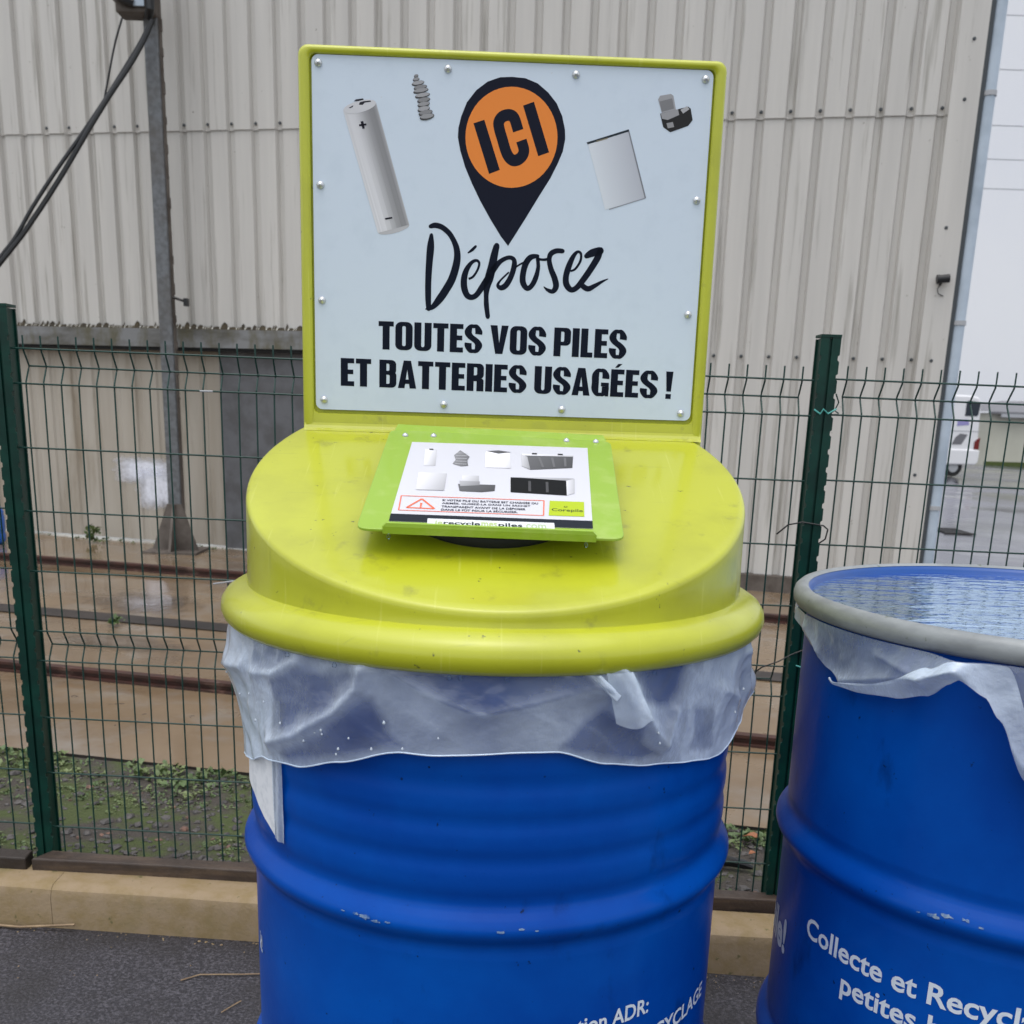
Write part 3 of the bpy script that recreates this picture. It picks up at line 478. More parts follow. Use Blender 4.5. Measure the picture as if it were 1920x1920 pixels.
# reflected light on the low sheets, painted as soft-edged pale patches
b=MB(); 
def blob(x0,x1,z0,z1,d):
    n=28; pts=[]
    for i in range(n):
        a=2*PI*i/n; r=.5*(abs(cos(a))**4+abs(sin(a))**4)**-.25*(1+.10*noise.noise(Vector((cos(a)*2,sin(a)*2,x0))))
        pts.append(wall_pt((x0+x1)/2+(x1-x0)*r*cos(a),d,(z0+z1)/2+(z1-z0)*r*sin(a)))
    b.add(pts,[tuple(range(n))])
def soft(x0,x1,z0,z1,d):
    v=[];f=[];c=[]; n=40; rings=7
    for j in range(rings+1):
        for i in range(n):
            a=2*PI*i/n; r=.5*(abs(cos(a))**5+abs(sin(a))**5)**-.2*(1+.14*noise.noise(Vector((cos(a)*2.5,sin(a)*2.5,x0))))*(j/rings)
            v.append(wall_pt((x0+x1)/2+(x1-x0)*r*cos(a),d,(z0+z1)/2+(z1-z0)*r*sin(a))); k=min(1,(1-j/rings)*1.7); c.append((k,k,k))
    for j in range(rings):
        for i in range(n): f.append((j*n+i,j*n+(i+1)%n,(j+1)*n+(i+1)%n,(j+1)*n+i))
    mesh('painted_light',v,f,M['patch'],bld,False,c,OB)
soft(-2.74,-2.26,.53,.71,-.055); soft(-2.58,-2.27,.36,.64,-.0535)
# screws
sv,sf=lathe([(0,.004),(.006,.004),(.009,.001),(.010,0)],8); sm=bpy.data.meshes.new('screw'); sm.from_pydata(sv,[],sf); sm.materials.append(M['darktrim'])
def screw(x,z,d=.0):
    o=bpy.data.objects.new('screw',sm); link(o,bld); p=wall_pt(x,d,z); o.location=(p[0]-OB[0],p[1]-OB[1],p[2]-OB[2]); o.rotation_euler=(PI/2,0,math.atan(-.2))
for k in range(-31,6):
    x=phase+(k+.84)*pitch
    if x<2.3: screw(x,SEAM+.035,-.008)
for k in range(-4,4): screw(phase+(k+.84)*pitch,1.425,-.017)
for x,z in((2.27,3.0),(2.26,2.72),(2.25,2.1),(2.26,1.42),(2.25,.8)): screw(x,z,.029)
# ------------------------------------------------------------------ lamp / camera near the corner
lc=empty('security_camera',wall_pt(2.255,.03,1.815),0,'small black security camera mounted near the corner of the beige building','camera')
b=MB(); b.tube([(0,0,.0),(-.005,-.05,.02)],.011,8); b.build('arm',M['black'],lc)
b=MB(); b.tube([(-.03,-.045,.028),(.045,-.055,.035)],[.026,.028],12); b.tube([(-.028,-.045,.028),(-.045,-.043,.026)],.03,12); b.build('housing',M['black'],lc,True)
b=MB(); b.tube([(.0,.0,-.005),(-.02,-.012,-.03),(-.01,-.012,-.06),(.03,-.012,-.075)],.003,6); b.build('lead',M['black'],lc)
lc.scale=(.72,.72,.8)
# ------------------------------------------------------------------ pole with junction box and cables
PX,PY=-2.185,6.72
pz=yz(PX)
po=empty('utility_pole',(PX,PY,pz),0,'grey galvanised steel pole on a flared rusty foot before the beige wall','pole')
b=MB(); b.box(-.041,.041,-.04,.04,.0,3.75); bevel(b.build('shaft',M['pole'],po),.008)
b=MB(); b.box(.041,.048,-.02,.02,.0,3.4); 
for i in range(16): b.box(.045,.055,-.012,.012,.9+i*.16+.05*random.random(),.93+i*.16+.06*random.random())
b.build('cable_strip',M['rustplate'],po)
b=MB()
b.add([(-.046,-.03,.30),(-.15,-.05,0),(.15,-.05,0),(.046,-.03,.30),(-.046,-.045,.30),(-.15,-.065,0),(.15,-.065,0),(.046,-.045,.30)],[(0,1,2,3),(7,6,5,4),(4,5,1,0),(3,2,6,7),(5,6,2,1),(4,0,3,7)])
b.add([(-.008,-.065,.3),(.008,-.065,.3),(.008,-.19,0),(-.008,-.19,0),(-.008,-.045,0),(.008,-.045,0),(-.008,-.046,.3),(.008,-.046,.3)],[(0,3,2,1),(0,6,4,3),(1,2,5,7)])
b.box(-.17,.17,-.2,.12,-.005,.012)
b.build('base_plate',M['rustplate'],po)
b=MB(); b.tube([(.05,-.02,1.545),(.13,-.03,1.52)],.008,6); b.box(.118,.142,-.045,-.005,1.495,1.54); b.build('bracket',M['black'],po)
b=MB(); b.box(-.17,.045,-.11,.03,3.045,3.27); bevel(b.build('junction_box',M['rustplate'],po),.01)
b=MB(); b.box(-.075,.0,-.125,-.112,3.075,3.4); b.build('box_cover',M['trim'],po)
b=MB(); b.box(-.215,-.085,-.17,.03,3.135,3.165); b.build('hood',M['pole'],po)
b=MB(); b.tube([(.01,-.09,3.03),(.035,-.13,3.06),(.04,-.125,3.17),(.03,-.1,3.4)],.024,8); b.tube([(-.15,-.13,3.125),(-.10,-.13,3.10),(-.06,-.118,3.09)],.026,8); b.build('cable_gland',M['black'],po)
def wire(pts,r,name,label,cat='cable',m='black',group=None,n=8):
    P=[]; 
    for i in range(len(pts)-1):
        p0=Vector(pts[max(i-1,0)]);p1=Vector(pts[i]);p2=Vector(pts[i+1]);p3=Vector(pts[min(i+2,len(pts)-1)])
        for k in range(8):
            t=k/8; P.append(.5*((2*p1)+(-p0+p2)*t+(2*p0-5*p1+4*p2-p3)*t*t+(-p0+3*p1-3*p2+p3)*t**3))
    P.append(Vector(pts[-1])); b=MB(); b.tube(P,r,n); o=b.build(name,M[m],None,True)
    return tag(o,label,cat,group)
CB=[(-2.143,6.600,3.146),(-2.190,6.578,3.039),(-2.261,6.543,2.906),(-2.372,6.488,2.726),(-2.484,6.433,2.532),(-2.625,6.364,2.280),(-2.750,6.302,2.072),(-2.872,6.240,1.886),(-3.096,6.123,1.592),(-3.393,5.957,1.291)]
CB2=[(-2.163,6.600,3.119),(-2.214,6.575,3.019),(-2.276,6.545,2.911),(-2.388,6.490,2.720),(-2.505,6.432,2.531),(-2.659,6.354,2.291),(-2.775,6.297,2.098),(-2.892,6.239,1.891),(-3.096,6.131,1.635),(-3.391,5.966,1.347)]
CB3=[(-2.307,6.580,3.146),(-2.353,6.576,3.020),(-2.398,6.572,2.856),(-2.433,6.569,2.723)]
wire(CB,.014,'power_cable','thick black cable sagging left from the pole box, lower of the pair','cable',group='cables at the pole')
wire(CB2,.011,'power_cable','black cable running just above the thickest sagging cable at the pole','cable',group='cables at the pole')
wire(CB3,.006,'power_cable','thin dark wire from the box side down to the thick cables','cable',group='cables at the pole')
# ------------------------------------------------------------------ green mesh fence
fe=empty('mesh_fence',(0,ff(0),yz(0)),0,'dark green welded wire mesh fence with notched posts behind the drums','fence')
OF=(0,ff(0),yz(0))
ZW=[1.172,1.141,1.108,.988,.866,.747,.625,.594,.563,.442,.321,.200]
def panel(x0,x1,dz=0):
    b=MB(); n=round((x1-x0)/.0342); st=(x1-x0-.012)/n
    bend={1:.020,7:.020}
    for i in range(n+1):
        x=x0+.006+st*i; y=ff(x); jx=random.uniform(-.001,.001)
        T=lambda q:-.0095*(q+.95)
        pts=[(x,y,1.196+dz+T(x))]
        for k,z in enumerate(ZW):
            d=bend.get(k,0)
            zz=z+dz+T(x)
            if k in bend: pts+= [(x+jx,y+d*.82,zz+.006),(x+jx,y+d,zz),(x+jx,y+d*.82,zz-.006)]
            elif k in(0,6): pts+=[(x,y,zz+.004),(x,y+.001,zz-.004)]
            elif k in(2,8): pts+=[(x,y+.001,zz+.004),(x,y,zz-.004)]
            else: pts.append((x+jx,y,zz))
        pts.append((x,y,.105-.016*x))
        b.tube(pts,.00165,6)
    for k,z in enumerate(ZW):
        d=bend.get(k,0); e0=.0 if k in bend else -.022
        b.tube([(x0+e0+.006,ff(x0)+d-.003,z+dz+T(x0)),((x0+x1)/2,ff((x0+x1)/2)+d-.003,z+dz+T((x0+x1)/2)+random.uniform(-.001,.001)),(x1-e0-.006,ff(x1)+d-.003,z+dz+T(x1))],.0018,6)
    return b.build('mesh_panel',M['wire'],fe,True,off=OF)
XA,XB=-.985,.563
panel(XA-1.55,XA-.03,.003); panel(XA+.032,XB-.036,.0); panel(XB+.034,XB+1.55,.004)
def post(x,top):
    y=ff(x)-.014; b=MB(); W2=.0185; 
    z0=yz(x)-.03
    def flange(s):
        out=[(s*.0025,z0)]; out2=[]
        z=z0; pts=[(s*W2,z0)]
        z=z0+.02
        while z<top-.03:
            pts+=[(s*W2,z),(s*(W2-.0032),z+.0025),(s*(W2-.0032),z+.0095),(s*W2,z+.012)]; z+=.0335
        pts.append((s*W2,top))
        poly=pts+[(s*.0025,top),(s*.0025,z0)]
        return poly
    for s in(1,-1):
        p=[(x+a,z) for a,z in flange(s)]; 
        b.prism(p,y,y+.005)
    b.box(x-.0155,x+.0155,y+.0051,y+.034,z0,top-.002)
    b.box(x-.0185,x+.0185,y+.0341,y+.038,z0,top-.002)
    o=b.build('post',M['green'],fe,off=OF)
    c=MB(); c.box(x-.019,x+.019,y-.001,y+.0385,top,top+.005); c.build('post_cap',M['green'],o,off=OF); return o
post(XA,1.246); post(XB,1.234); post(XA-1.585,1.25); post(XB+1.59,1.22)
def tie(pts,m,r=.0015):
    b=MB(); b.tube(pts,r,6); b.build('wire_tie',M[m],fe,True,off=OF)
yb=ff(XB)-.016
tie([(XB-.062,ff(.5),.872),(XB-.045,yb+.004,.892),(XB-.02,yb-.002,.898),(XB+.02,yb-.003,.893),(XB+.032,yb+.006,.885),(XB+.033,yb+.02,.865),(XB+.024,yb+.03,.855)],'black')
tie([(XB-.02,yb-.002,1.106),(XB-.008,yb-.004,1.098),(XB-.003,yb-.004,1.107),(XB+.006,yb-.004,1.099),(XB+.022,yb,1.108)],'wirelight',.0016)
tie([(XB-.006,yb-.004,.752),(XB+.0,yb-.004,.758),(XB+.018,yb+.0,.762)],'wirelight',.0013)
tie([(XB+.02,yb+.005,1.135),(XB+.028,yb+.01,1.12),(XB+.022,yb+.01,1.105),(XB+.03,yb+.01,1.10)],'wire',.0014)
tie([(XB-.085,ff(.5)-.005,.594),(XB-.07,yb,.612),(XB-.04,yb-.003,.625),(XB-.015,yb-.003,.640),(XB+.02,yb,.655)],'black',.0014)
tie([(XB-.005,yb-.003,.618),(XB+.015,yb-.003,.612)],'wirelight',.0015)
tie([(-.60,ff(-.6)-.005,.735),(-.56,ff(-.56)-.006,.742),(-.54,ff(-.54)-.006,.74)],'gutter',.0016)
tie([(-.61,ff(-.6)-.005,1.104),(-.585,ff(-.58)-.006,1.104)],'gutter',.0018)
def interp(tab,x):
    if x<=tab[0][0]: return tab[0][1]
    for (a,b_),(c,d) in zip(tab,tab[1:]):
        if x<=c: t=(x-a)/(c-a); t=t*t*(3-2*t)*.6+t*.4; return b_+(d-b_)*t
    return tab[-1][1]
# ------------------------------------------------------------------ blue drums
X1,Y1=-.0244,1.2276; X2,Y2=.6441,1.2194
def drum(x,y,name,label,beads):
    z0=az(x)
    d=empty(name,(x,y,z0),0,label,'drum','blue steel drums standing on the asphalt')
    H=.876
    def rad(z):
        r=.286
        for hz in(.293,.587):
            t=abs(z-hz)/.020
            if t<1.6: r+=.0125*max(0,cos(min(t,1.0)*PI/2))**1.2+ (-.0012 if 1.0<t<1.6 else 0)
        if beads:
            for bz in(.638,.678,.718,.758):
                t=(z-bz)/.013
                r+=.0020*math.exp(-t*t*t*t)
        if z<.02: r+=.008*(1-z/.02)
        return r
    n=190; prof=[(rad(H*i/n),max(z0,H*i/n)) for i in range(n+1)]
    v,f=lathe(prof,128); o=mesh('shell',v,f,M['blue'],d,True,off=(0,0,z0))
    v,f=lathe([(.284,H-.002),(.288,H-.001),(.294,H+.001),(.296,H+.006),(.292,H+.010),(.286,H+.008),(.283,H+.0),(.282,H-.012)],128); mesh('rim',v,f,M['blue'],d,True,off=(0,0,z0))
    return d
D1=drum(X1,Y1,'steel_drum','blue steel drum under the yellow-green lid, with beaded upper wall',True)
D2=drum(X2,Y2,'steel_drum','blue steel drum closed with a flat lid and grey clamp ring, holding rainwater',False)
hv,_=text_mesh('H'); CAPH=max(p[1] for p in hv)-min(p[1] for p in hv)
def cyl_text(txt,d,z0d,th,z,w,cap,R=.2865,bold=.0,align='L',shear=0):
    v,f=text_mesh(txt,bold); xs=[p[0] for p in v]; x0,x1=min(xs),max(xs); sc=w/(x1-x0); sy=cap/CAPH
    out=[]
    for x,y,_ in v:
        u=(x-x0)*sc
        if align=='R': u-=w
        a=R_(th)+u/R+shear*y; out.append((R*cos(a),R*sin(a),z+y*sy-z0d))
    return mesh('lettering',out,f,M['white'],d)
def tw(txt,bold=0):
    v,f=text_mesh(txt,bold); xs=[p[0] for p in v]; return max(xs)-min(xs)
k=.163/tw('Collecte et',.02)
cyl_text('Collecte et Recyclage',D2,az(X2),-165.5,.4835,k*tw('Collecte et Recyclage',.02),.0245,bold=.02)
cyl_text('petites batteries',D2,az(X2),-151.5,.4460,k*tw('petites batteries',.02),.0245,bold=.02)
cyl_text('pile!',D2,az(X2),-176.3,.4275,.095,.042,bold=.035,align='R')
k=.0515/tw('ADR:',.02)
cyl_text('Désignation ADR:',D1,az(X1),-50.0,.458,k*tw('Désignation ADR:',.02),.0180,bold=.02,align='R')
cyl_text('RECYCLAGE',D1,az(X1),-23.5,.418,.150,.0185,bold=.02,align='R')
cyl_text('k!',D1,az(X1),-155.6,.4570,.014,.022,bold=.02,align='R')
# paint chips on the hoop of the drum under the lid
for (dr,xx,lst) in((D1,X1,((-113,.590,.014),(-110.5,.588,.010),(-115,.591,.007),(-108,.5895,.006),(-86,.5895,.008),(-82,.592,.006),(-79,.590,.004),(-118,.5905,.004))),(D2,X2,((-131,.590,.014),(-128.5,.594,.010),(-125,.595,.008),(-122,.592,.006),(-134,.589,.005)))):
    for a,z,w in lst:
        n=14; pts=[]
        for i in range(n):
            t=2*PI*i/n; r=(.5+.45*noise.noise(Vector((cos(t)*2.3,sin(t)*2.3,a))))*w
            zz=z+r*.32*sin(t); th=R_(a)+r*cos(t)/.298; Rr=.286+.0125*max(0,cos(min(abs(zz-.587)/.020,1)*PI/2))**1.2+.0007
            pts.append((Rr*cos(th),Rr*sin(th),zz-az(xx)))
        mesh('paint_chip',pts,[tuple(range(n))],M['chip'],dr)
# paper pouch on the left side of the drum under the lid
def pouch(name,t0,t1,zz,r0,m,cols=None):
    v=[];f=[];n=10;k=8
    for i in range(n+1):
        th=t0+(t1-t0)*i/n; zbm=interp(zz,th)
        for j in range(k+1):
            z=.79+(zbm-.79)*j/k; r=r0+.0012*sin(i*.8+j*.5)*(j/k)+.0006*noise.noise(Vector((i*.7,j*.6,2)))
            v.append((r*cos(R_(th)),r*sin(R_(th)),z-az(X1)))
    for i in range(n):
        for j in range(k): a=i*(k+1)+j; f.append((a,a+1,a+k+2,a+k+1))
    return mesh(name,v,f,m,D1,True,[cols]*len(v) if cols else None)
PZ=[(-172,.672),(-160,.668),(-154,.664),(-148,.645),(-141.5,.634),(-136,.634)]
pouch('document_pouch',-172,-141.6,PZ,.2908,M['paper'])
pouch('clear_sleeve',-141.6,-137.6,[(a,z-.003) for a,z in PZ],.2908,M['film'],(.5,.5,.5))
# ---- lid, clamp ring and water on the open drum
zb=az(X2)
v,f=lathe([(0,.868),(.264,.868),(.274,.870),(.280,.875),(.283,.883),(.287,.888),(.292,.889)],128); mesh('lid_plate',v,f,M['bluelid'],D2,True,off=(0,0,zb))
v,f=lathe([(.287,.8885),(.2925,.8915),(.298,.8905),(.3025,.886),(.3042,.880),(.3035,.873),(.3005,.868),(.2945,.8655),(.287,.866)],128); mesh('clamp_ring',v,f,M['zinc'],D2,True,off=(0,0,zb))
v,f=lathe([(0,.8795),(.2817,.8795)],96); pd=mesh('rain_puddle',[(a[0]+X2,a[1]+Y2,a[2]) for a in v],f,M['water'],None,True); tag(pd,'rippled rainwater lying on the blue lid inside the grey clamp ring','puddle')
# ------------------------------------------------------------------ yellow-green lid with sign
ZL=.852; YAW=.03
L=empty('collection_lid',(X1,Y1,ZL),YAW,'yellow-green plastic drum lid carrying a white battery collection sign','lid')
OL=(0,0,ZL)
SA,SB=1.01,.36
cutz=lambda r,a: SA+SB*r*sin(a)
prof=[(.297,.862),(.298,.853),(.302,.8515),(.3075,.8525),(.3125,.8575),(.3152,.8655),(.3140,.8745),(.3085,.8825),(.3000,.8880),(.2930,.8908),(.2855,.8925)]
k0=len(prof)
prof+= [(.2845,'m1'),(.2842,'m2'),(.284,'e1'),(.2835,'e2'),(.2820,'e3'),(.2795,'e4'),(.271,'s'),(.25,'s'),(.22,'s'),(.18,'s'),(.12,'s'),(.06,'s'),(.0005,'s')]
def zf(r,z,a,j):
    if not isinstance(z,str): return z
    top=cutz(.284,a)-.006
    if z=='m1': return .8925+(top-.8925)*.33
    if z=='m2': return .8925+(top-.8925)*.7
    if z=='e1': return top
    return cutz(r,a)-{'e2':.0034,'e3':.0012,'e4':.0003,'s':0}[z]
v,f=lathe(prof,144,zf); o=mesh('shell',v,f,M['lid'],L,True,off=OL); shade(o,42)
# sign backboard
U0,U1,Z0,Z1=-.2462,.2612,1.035,1.4952
ln=lambda y,z: y+.02*(z-1.08)
loops=[(rrect(U0,U1,Z0,Z1,.012),.178),(rrect(U0,U1,Z0,Z1,.012),.139),(rrect(U0+.0012,U1-.0012,Z0+.0012,Z1-.0012,.011),.1352),(rrect(U0+.0045,U1-.0045,Z0+.0045,Z1-.0045,.009),.1325),(rrect(U0+.0115,U1-.011,Z0+.0085,Z1-.008,.008),.133),(rrect(U0+.0135,U1-.0136,1.0765,Z1-.0100,.007),.1355),(rrect(U0+.0138,U1-.0140,1.0775,Z1-.0104,.007),.1415)]
v=[];f=[];n=len(loops[0][0])
for lp,y in loops: v+=[(x,ln(y,z),z) for x,z in lp]
for i in range(len(loops)-1):
    for k in range(n): f.append((i*n+k,i*n+(k+1)%n,(i+1)*n+(k+1)%n,(i+1)*n+k))
f.append(tuple((len(loops)-1)*n+k for k in range(n))); f.append(tuple(range(n))[::-1])
o=mesh('backboard',v,f,M['lid'],L,off=OL); bm=bmesh.new(); bm.from_mesh(o.data); bmesh.ops.recalc_face_normals(bm,faces=bm.faces); bm.to_mesh(o.data); bm.free(); shade(o,50)
# fillet where the board meets the slope
b=MB()
for x0,x1 in((U0+.002,U1-.002),):
    zs=SA+SB*.137
    pts=[(.1334,zs+.006),(.1322,zs+.003),(.1300,zs-.0005),(.126,SA+SB*.126+.0003)]
    for i in range(3): b.add([(x0,pts[i][0],pts[i][1]),(x1,pts[i][0],pts[i][1]),(x1,pts[i+1][0],pts[i+1][1]),(x0,pts[i+1][0],pts[i+1][1])],[(0,1,2,3)])
b.build('fillet',M['lid'],L,True,off=OL)
# white panel
def panel_pts(y):
    q=rrect(0,1,0,1,.02); out=[]
    lo=rrect(-.2300,.2450,1.0815,1.4846,.008)
    return [(x,ln(y,z),z) for x,z in lo]
a=panel_pts(.1368); c=panel_pts(.1412); n=len(a)
PN=mesh('sign_panel',a+c,[tuple(range(n)),tuple(range(2*n-1,n-1,-1))]+[(i,i+n,(i+1)%n+n,(i+1)%n) for i in range(n)],M['panel'],L,off=OL)
class Art:
    def __init__(s,surf): s.v=[];s.f=[];s.c=[];s.surf=surf;s.lay=0
    def poly(s,pts,col,lay=None):
        lay=s.lay if lay is None else lay
        n=len(s.v); cols=col if isinstance(col,list) else [col]*len(pts)
        for p,c in zip(pts,cols): s.v.append(s.surf(p[0],p[1],lay)); s.c.append(c)
        s.f.append(tuple(range(n,n+len(pts))))
    def stroke(s,pts,col,sub=6,lay=None,caps=True):
        q=ribbon2d(pts,sub=sub); 
        for i in range(len(q)-1): s.poly([q[i][0],q[i][1],q[i+1][1],q[i+1][0]],col,lay)
        for p,w in((pts[0],pts[0][2]),(pts[-1],pts[-1][2])):
            if caps and w>3: s.poly([(p[0]+w*.46*cos(t),p[1]+w*.46*sin(t)) for t in [2*PI*k/10 for k in range(10)]],col,(s.lay if lay is None else lay)+.3)
    def fan(s,pts,col,lay=None):
        cx=sum(p[0] for p in pts)/len(pts); cy=sum(p[1] for p in pts)/len(pts)
        for i in range(len(pts)): s.poly([(cx,cy),pts[i],pts[(i+1)%len(pts)]],col,lay)
    def text(s,txt,q,col,bold=0,lay=None):
        v,f=text_mesh(txt,bold); xs=[p[0] for p in v]; ys=[p[1] for p in v]; a0,a1,b0,b1=min(xs),max(xs),min(ys),max(ys); n=len(s.v)
        lay=s.lay if lay is None else lay
        for x,y,_ in v:
            p=bil(q,(x-a0)/(a1-a0),1-(y-b0)/(b1-b0)); s.v.append(s.surf(p[0],p[1],lay)); s.c.append(col)
        s.f+=[tuple(i+n for i in g) for g in f]
    def build(s,name,parent,off=OL): return mesh(name,s.v,s.f,M['print'],parent,False,s.c,off)
sgs=lambda u,z,l:(u/1000,ln(.1366-.00012*l,z/1000),z/1000)
INK=(.010,.012,.024); ORG=(.80,.25,.055)
A=Art(sgs)
for d in DEP: A.stroke([(x,y,w*1.3+.3) for x,y,w in d],(.006,.009,.020))
A.build('script_lettering',PN)
A=Art(sgs)
for txt,q in(('TOUTES VOS PILES',L1),('ET BATTERIES USAGÉES !',L2)):
    P,w=heavy(txt); q4=[q[0],q[2],[q[0][0]-.2,q[1][1]],[q[2][0]-.2,q[3][1]]]
    for i,p in enumerate(P): A.poly([bil(q4,x/w,1-y) for x,y in p],(.006,.009,.020),(i%3)*.5)
A.build('block_lettering',PN)
A=Art(sgs); A.fan(PIN,INK,0); A.fan(ORANGE,ORG,1)
for q in ICI: A.poly(q,INK,2)
A.stroke(ICIC,INK,lay=2,caps=False)
A.f=[g for g in A.f]
# the round end caps of the C are squared off
A.build('map_pin_symbol',PN)
def gr(v): return (v*.98,v*.98,v*1.03)
A=Art(sgs)
prof=[(0,.68),(.06,.60),(.14,.66),(.3,.62),(.45,.50),(.6,.36),(.75,.27),(.88,.25),(.96,.33),(1,.45)]
for i in range(len(prof)-1):
    s0,c0=prof[i];s1,c1=prof[i+1]; 
    p=[[AA[0][k]*(1-s)+AA[1][k]*s for k in(0,1)] for s in(s0,s1)]; q=[[AA[3][k]*(1-s)+AA[2][k]*s for k in(0,1)] for s in(s1,s0)]
    A.poly(p+q,[gr(c0),gr(c1),gr(c1*1.15),gr(c0*1.0)],1)
A.fan(AABOT,gr(.5),0)
A.fan(AATOP,gr(.62),2)
for q in AANUB: A.poly(q,(.03,.03,.04),3)
for q in AASYM: A.poly(q,(.02,.02,.03),3)
A.build('printed_battery',PN)
A=Art(sgs)
for i,d in enumerate(STACK):
    A.fan(d,gr(.07),i*.4); cx=sum(p[0] for p in d)/len(d); cy=sum(p[1] for p in d)/len(d)
    A.fan([(cx+(p[0]-cx)*.93,cy+(p[1]-cy)*.74+.7) for p in d],gr(.26+.06*(i%3)),i*.4+.2)
A.build('printed_button_cells',PN)
A=Art(sgs); A.poly(PHONE[0],[(.68,.72,.78),(.48,.50,.56),(.46,.48,.54),(.66,.70,.76)],0)
for q,c in zip(PHONE[1:],((.03,.04,.05),(.3,.27,.2),(.22,.23,.26),(.3,.32,.36))): A.poly(q,c,1)
A.build('printed_phone_battery',PN)
A=Art(sgs)
for i,(q,c) in enumerate(zip(DRILL,(.35,.22,.03,.33,.3,.42))): A.poly(q,gr(c),i*.5)
A.build('printed_tool_battery',PN)
rv,rf=lathe([(0,.0042),(.0012,.0042),(.0014,.0030),(.0030,.0030),(.0043,.0016),(.0047,0)],14); rm=bpy.data.meshes.new('rivet'); rm.from_pydata([(x,-z,y) for x,y,z in rv],[],rf); rm.materials.append(M['steel'])
for p in rm.polygons: p.use_smooth=True
rh,rg=lathe([(0,.0044),(.0013,.0044)],8); hm=bpy.data.meshes.new('rivet_hole'); hm.from_pydata([(x,-z,y) for x,y,z in rh],[],rg); hm.materials.append(M['void'])
for u,z in((-.222,1.4753),(-.0698,1.4745),(.0816,1.474),(.2359,1.4747),(-.2212,1.3429),(.2347,1.3415),(-.2209,1.2117),(.2335,1.2097),(-.2197,1.0934),(-.0691,1.0920),(.0805,1.0905),(.2324,1.0904)):
    o=bpy.data.objects.new('rivet',rm); link(o,PN); o.location=(u,ln(.1366,z),z-ZL)
# opening collar on the slope
cxo,cyo=-.006,-.072
slope=lambda x,y,h:(x,y-.33*h,SA+SB*y+.94*h)
v,f=lathe([(.099,0),(.099,.010),(.096,.0125),(.089,.0125),(.087,.010),(.087,.001),(0.0005,.001)],64); v=[slope(cxo+a,cyo+b_*.94,c) for a,b_,c in v]; mesh('opening_collar',v,f,M['rubber'],L,True,off=OL)
# hinged flap
FZ=lambda x,y,h:(x,y-.31*h,SA+SB*.12+.02+(SB-.03)*(y-.12)+.95*h)
fc=[(p[0]/1000,p[1]/1000-(.013 if i<2 else 0)) for i,p in enumerate(FLAP)]   # TL TR BR BL
def fl_outline(r=.012,n=4):
    # order TL TR BR BL, rounded corners
    out=[]
    for i in range(4):
        p=Vector(fc[i]); a=(Vector(fc[i-1])-p).normalized(); b=(Vector(fc[(i+1)%4])-p).normalized(); 
        s=p+a*r; e=p+b*r
        for k in range(n+1):
            t=k/n; out.append(tuple(s*(1-t)**2+p*2*t*(1-t)+e*t*t))
    return out
ol=fl_outline(); n=len(ol)
v=[FZ(x,y,0) for x,y in ol]+[FZ(x,y,-.003) for x,y in ol]
FL=mesh('flap',v,[tuple(range(n)),tuple(range(2*n-1,n-1,-1))]+[(i,i+n,(i+1)%n+n,(i+1)%n) for i in range(n)],M['flap'],L,off=OL); 
bm=bmesh.new(); bm.from_mesh(FL.data); bmesh.ops.recalc_face_normals(bm,faces=bm.faces); bm.to_mesh(FL.data); bm.free(); bevel(FL,.0008,2)
# hinge flange bent up at the back
b=MB(); tl,tr=Vector(fc[0]),Vector(fc[1]); tl=tl+(tr-tl)*.02; tr=tr-(tr-tl)*.02
b.add([FZ(tl.x,tl.y-.001,.0),FZ(tr.x,tr.y-.001,.0),FZ(tr.x-.003,tr.y+.011,.003),FZ(tl.x+.003,tl.y+.011,.003),FZ(tl.x,tl.y+.002,.0),FZ(tr.x,tr.y+.002,.0),FZ(tr.x-.003,tr.y+.012,.001),FZ(tl.x+.003,tl.y+.012,.001)],[(0,1,2,3),(7,6,5,4),(3,2,6,7),(0,4,5,1),(0,3,7,4),(1,5,6,2)])
b.build('hinge_strip',M['flap'],FL,off=OL)
# front lip bent down
l0,l1=Vector(fc[3]),Vector(fc[2]); d=(l1-l0); p0=l0+d*.10; p1=l0+d*.895
b=MB(); nn=Vector((-d.y,d.x)).normalized()*-1
def lipbox():
    q=[]
    for p,e in((p0,1),(p1,-1)):
        for off in(-.0005,.0025):
            P=p+nn*off
            q.append(((P.x+e*.004,P.y+.001,.0075),(P.x,P.y,.004),(P.x,P.y,-.0035)))
    v=[FZ(*t) for grp in q for t in grp]   # 4 groups of 3: p0 in, p0 out, p1 in, p1 out
    f=[(3,4,10,9),(4,5,11,10),(0,6,7,1),(1,7,8,2),(0,3,9,6),(2,8,11,5),(0,1,4,3),(1,2,5,4),(6,9,10,7),(7,10,11,8)]
    b.add(v,f)
lipbox(); b.build('front_lip',M['flap'],FL,off=OL)
for x,y in FRIV:
    o=bpy.data.objects.new('rivet',rm); link(o,FL); p=FZ(x/1000,y/1000,.0002); o.location=(p[0],p[1],p[2]-ZL); o.rotation_euler=(-PI/2+.33+.0,0,0); o.scale=(.8,.8,.8)
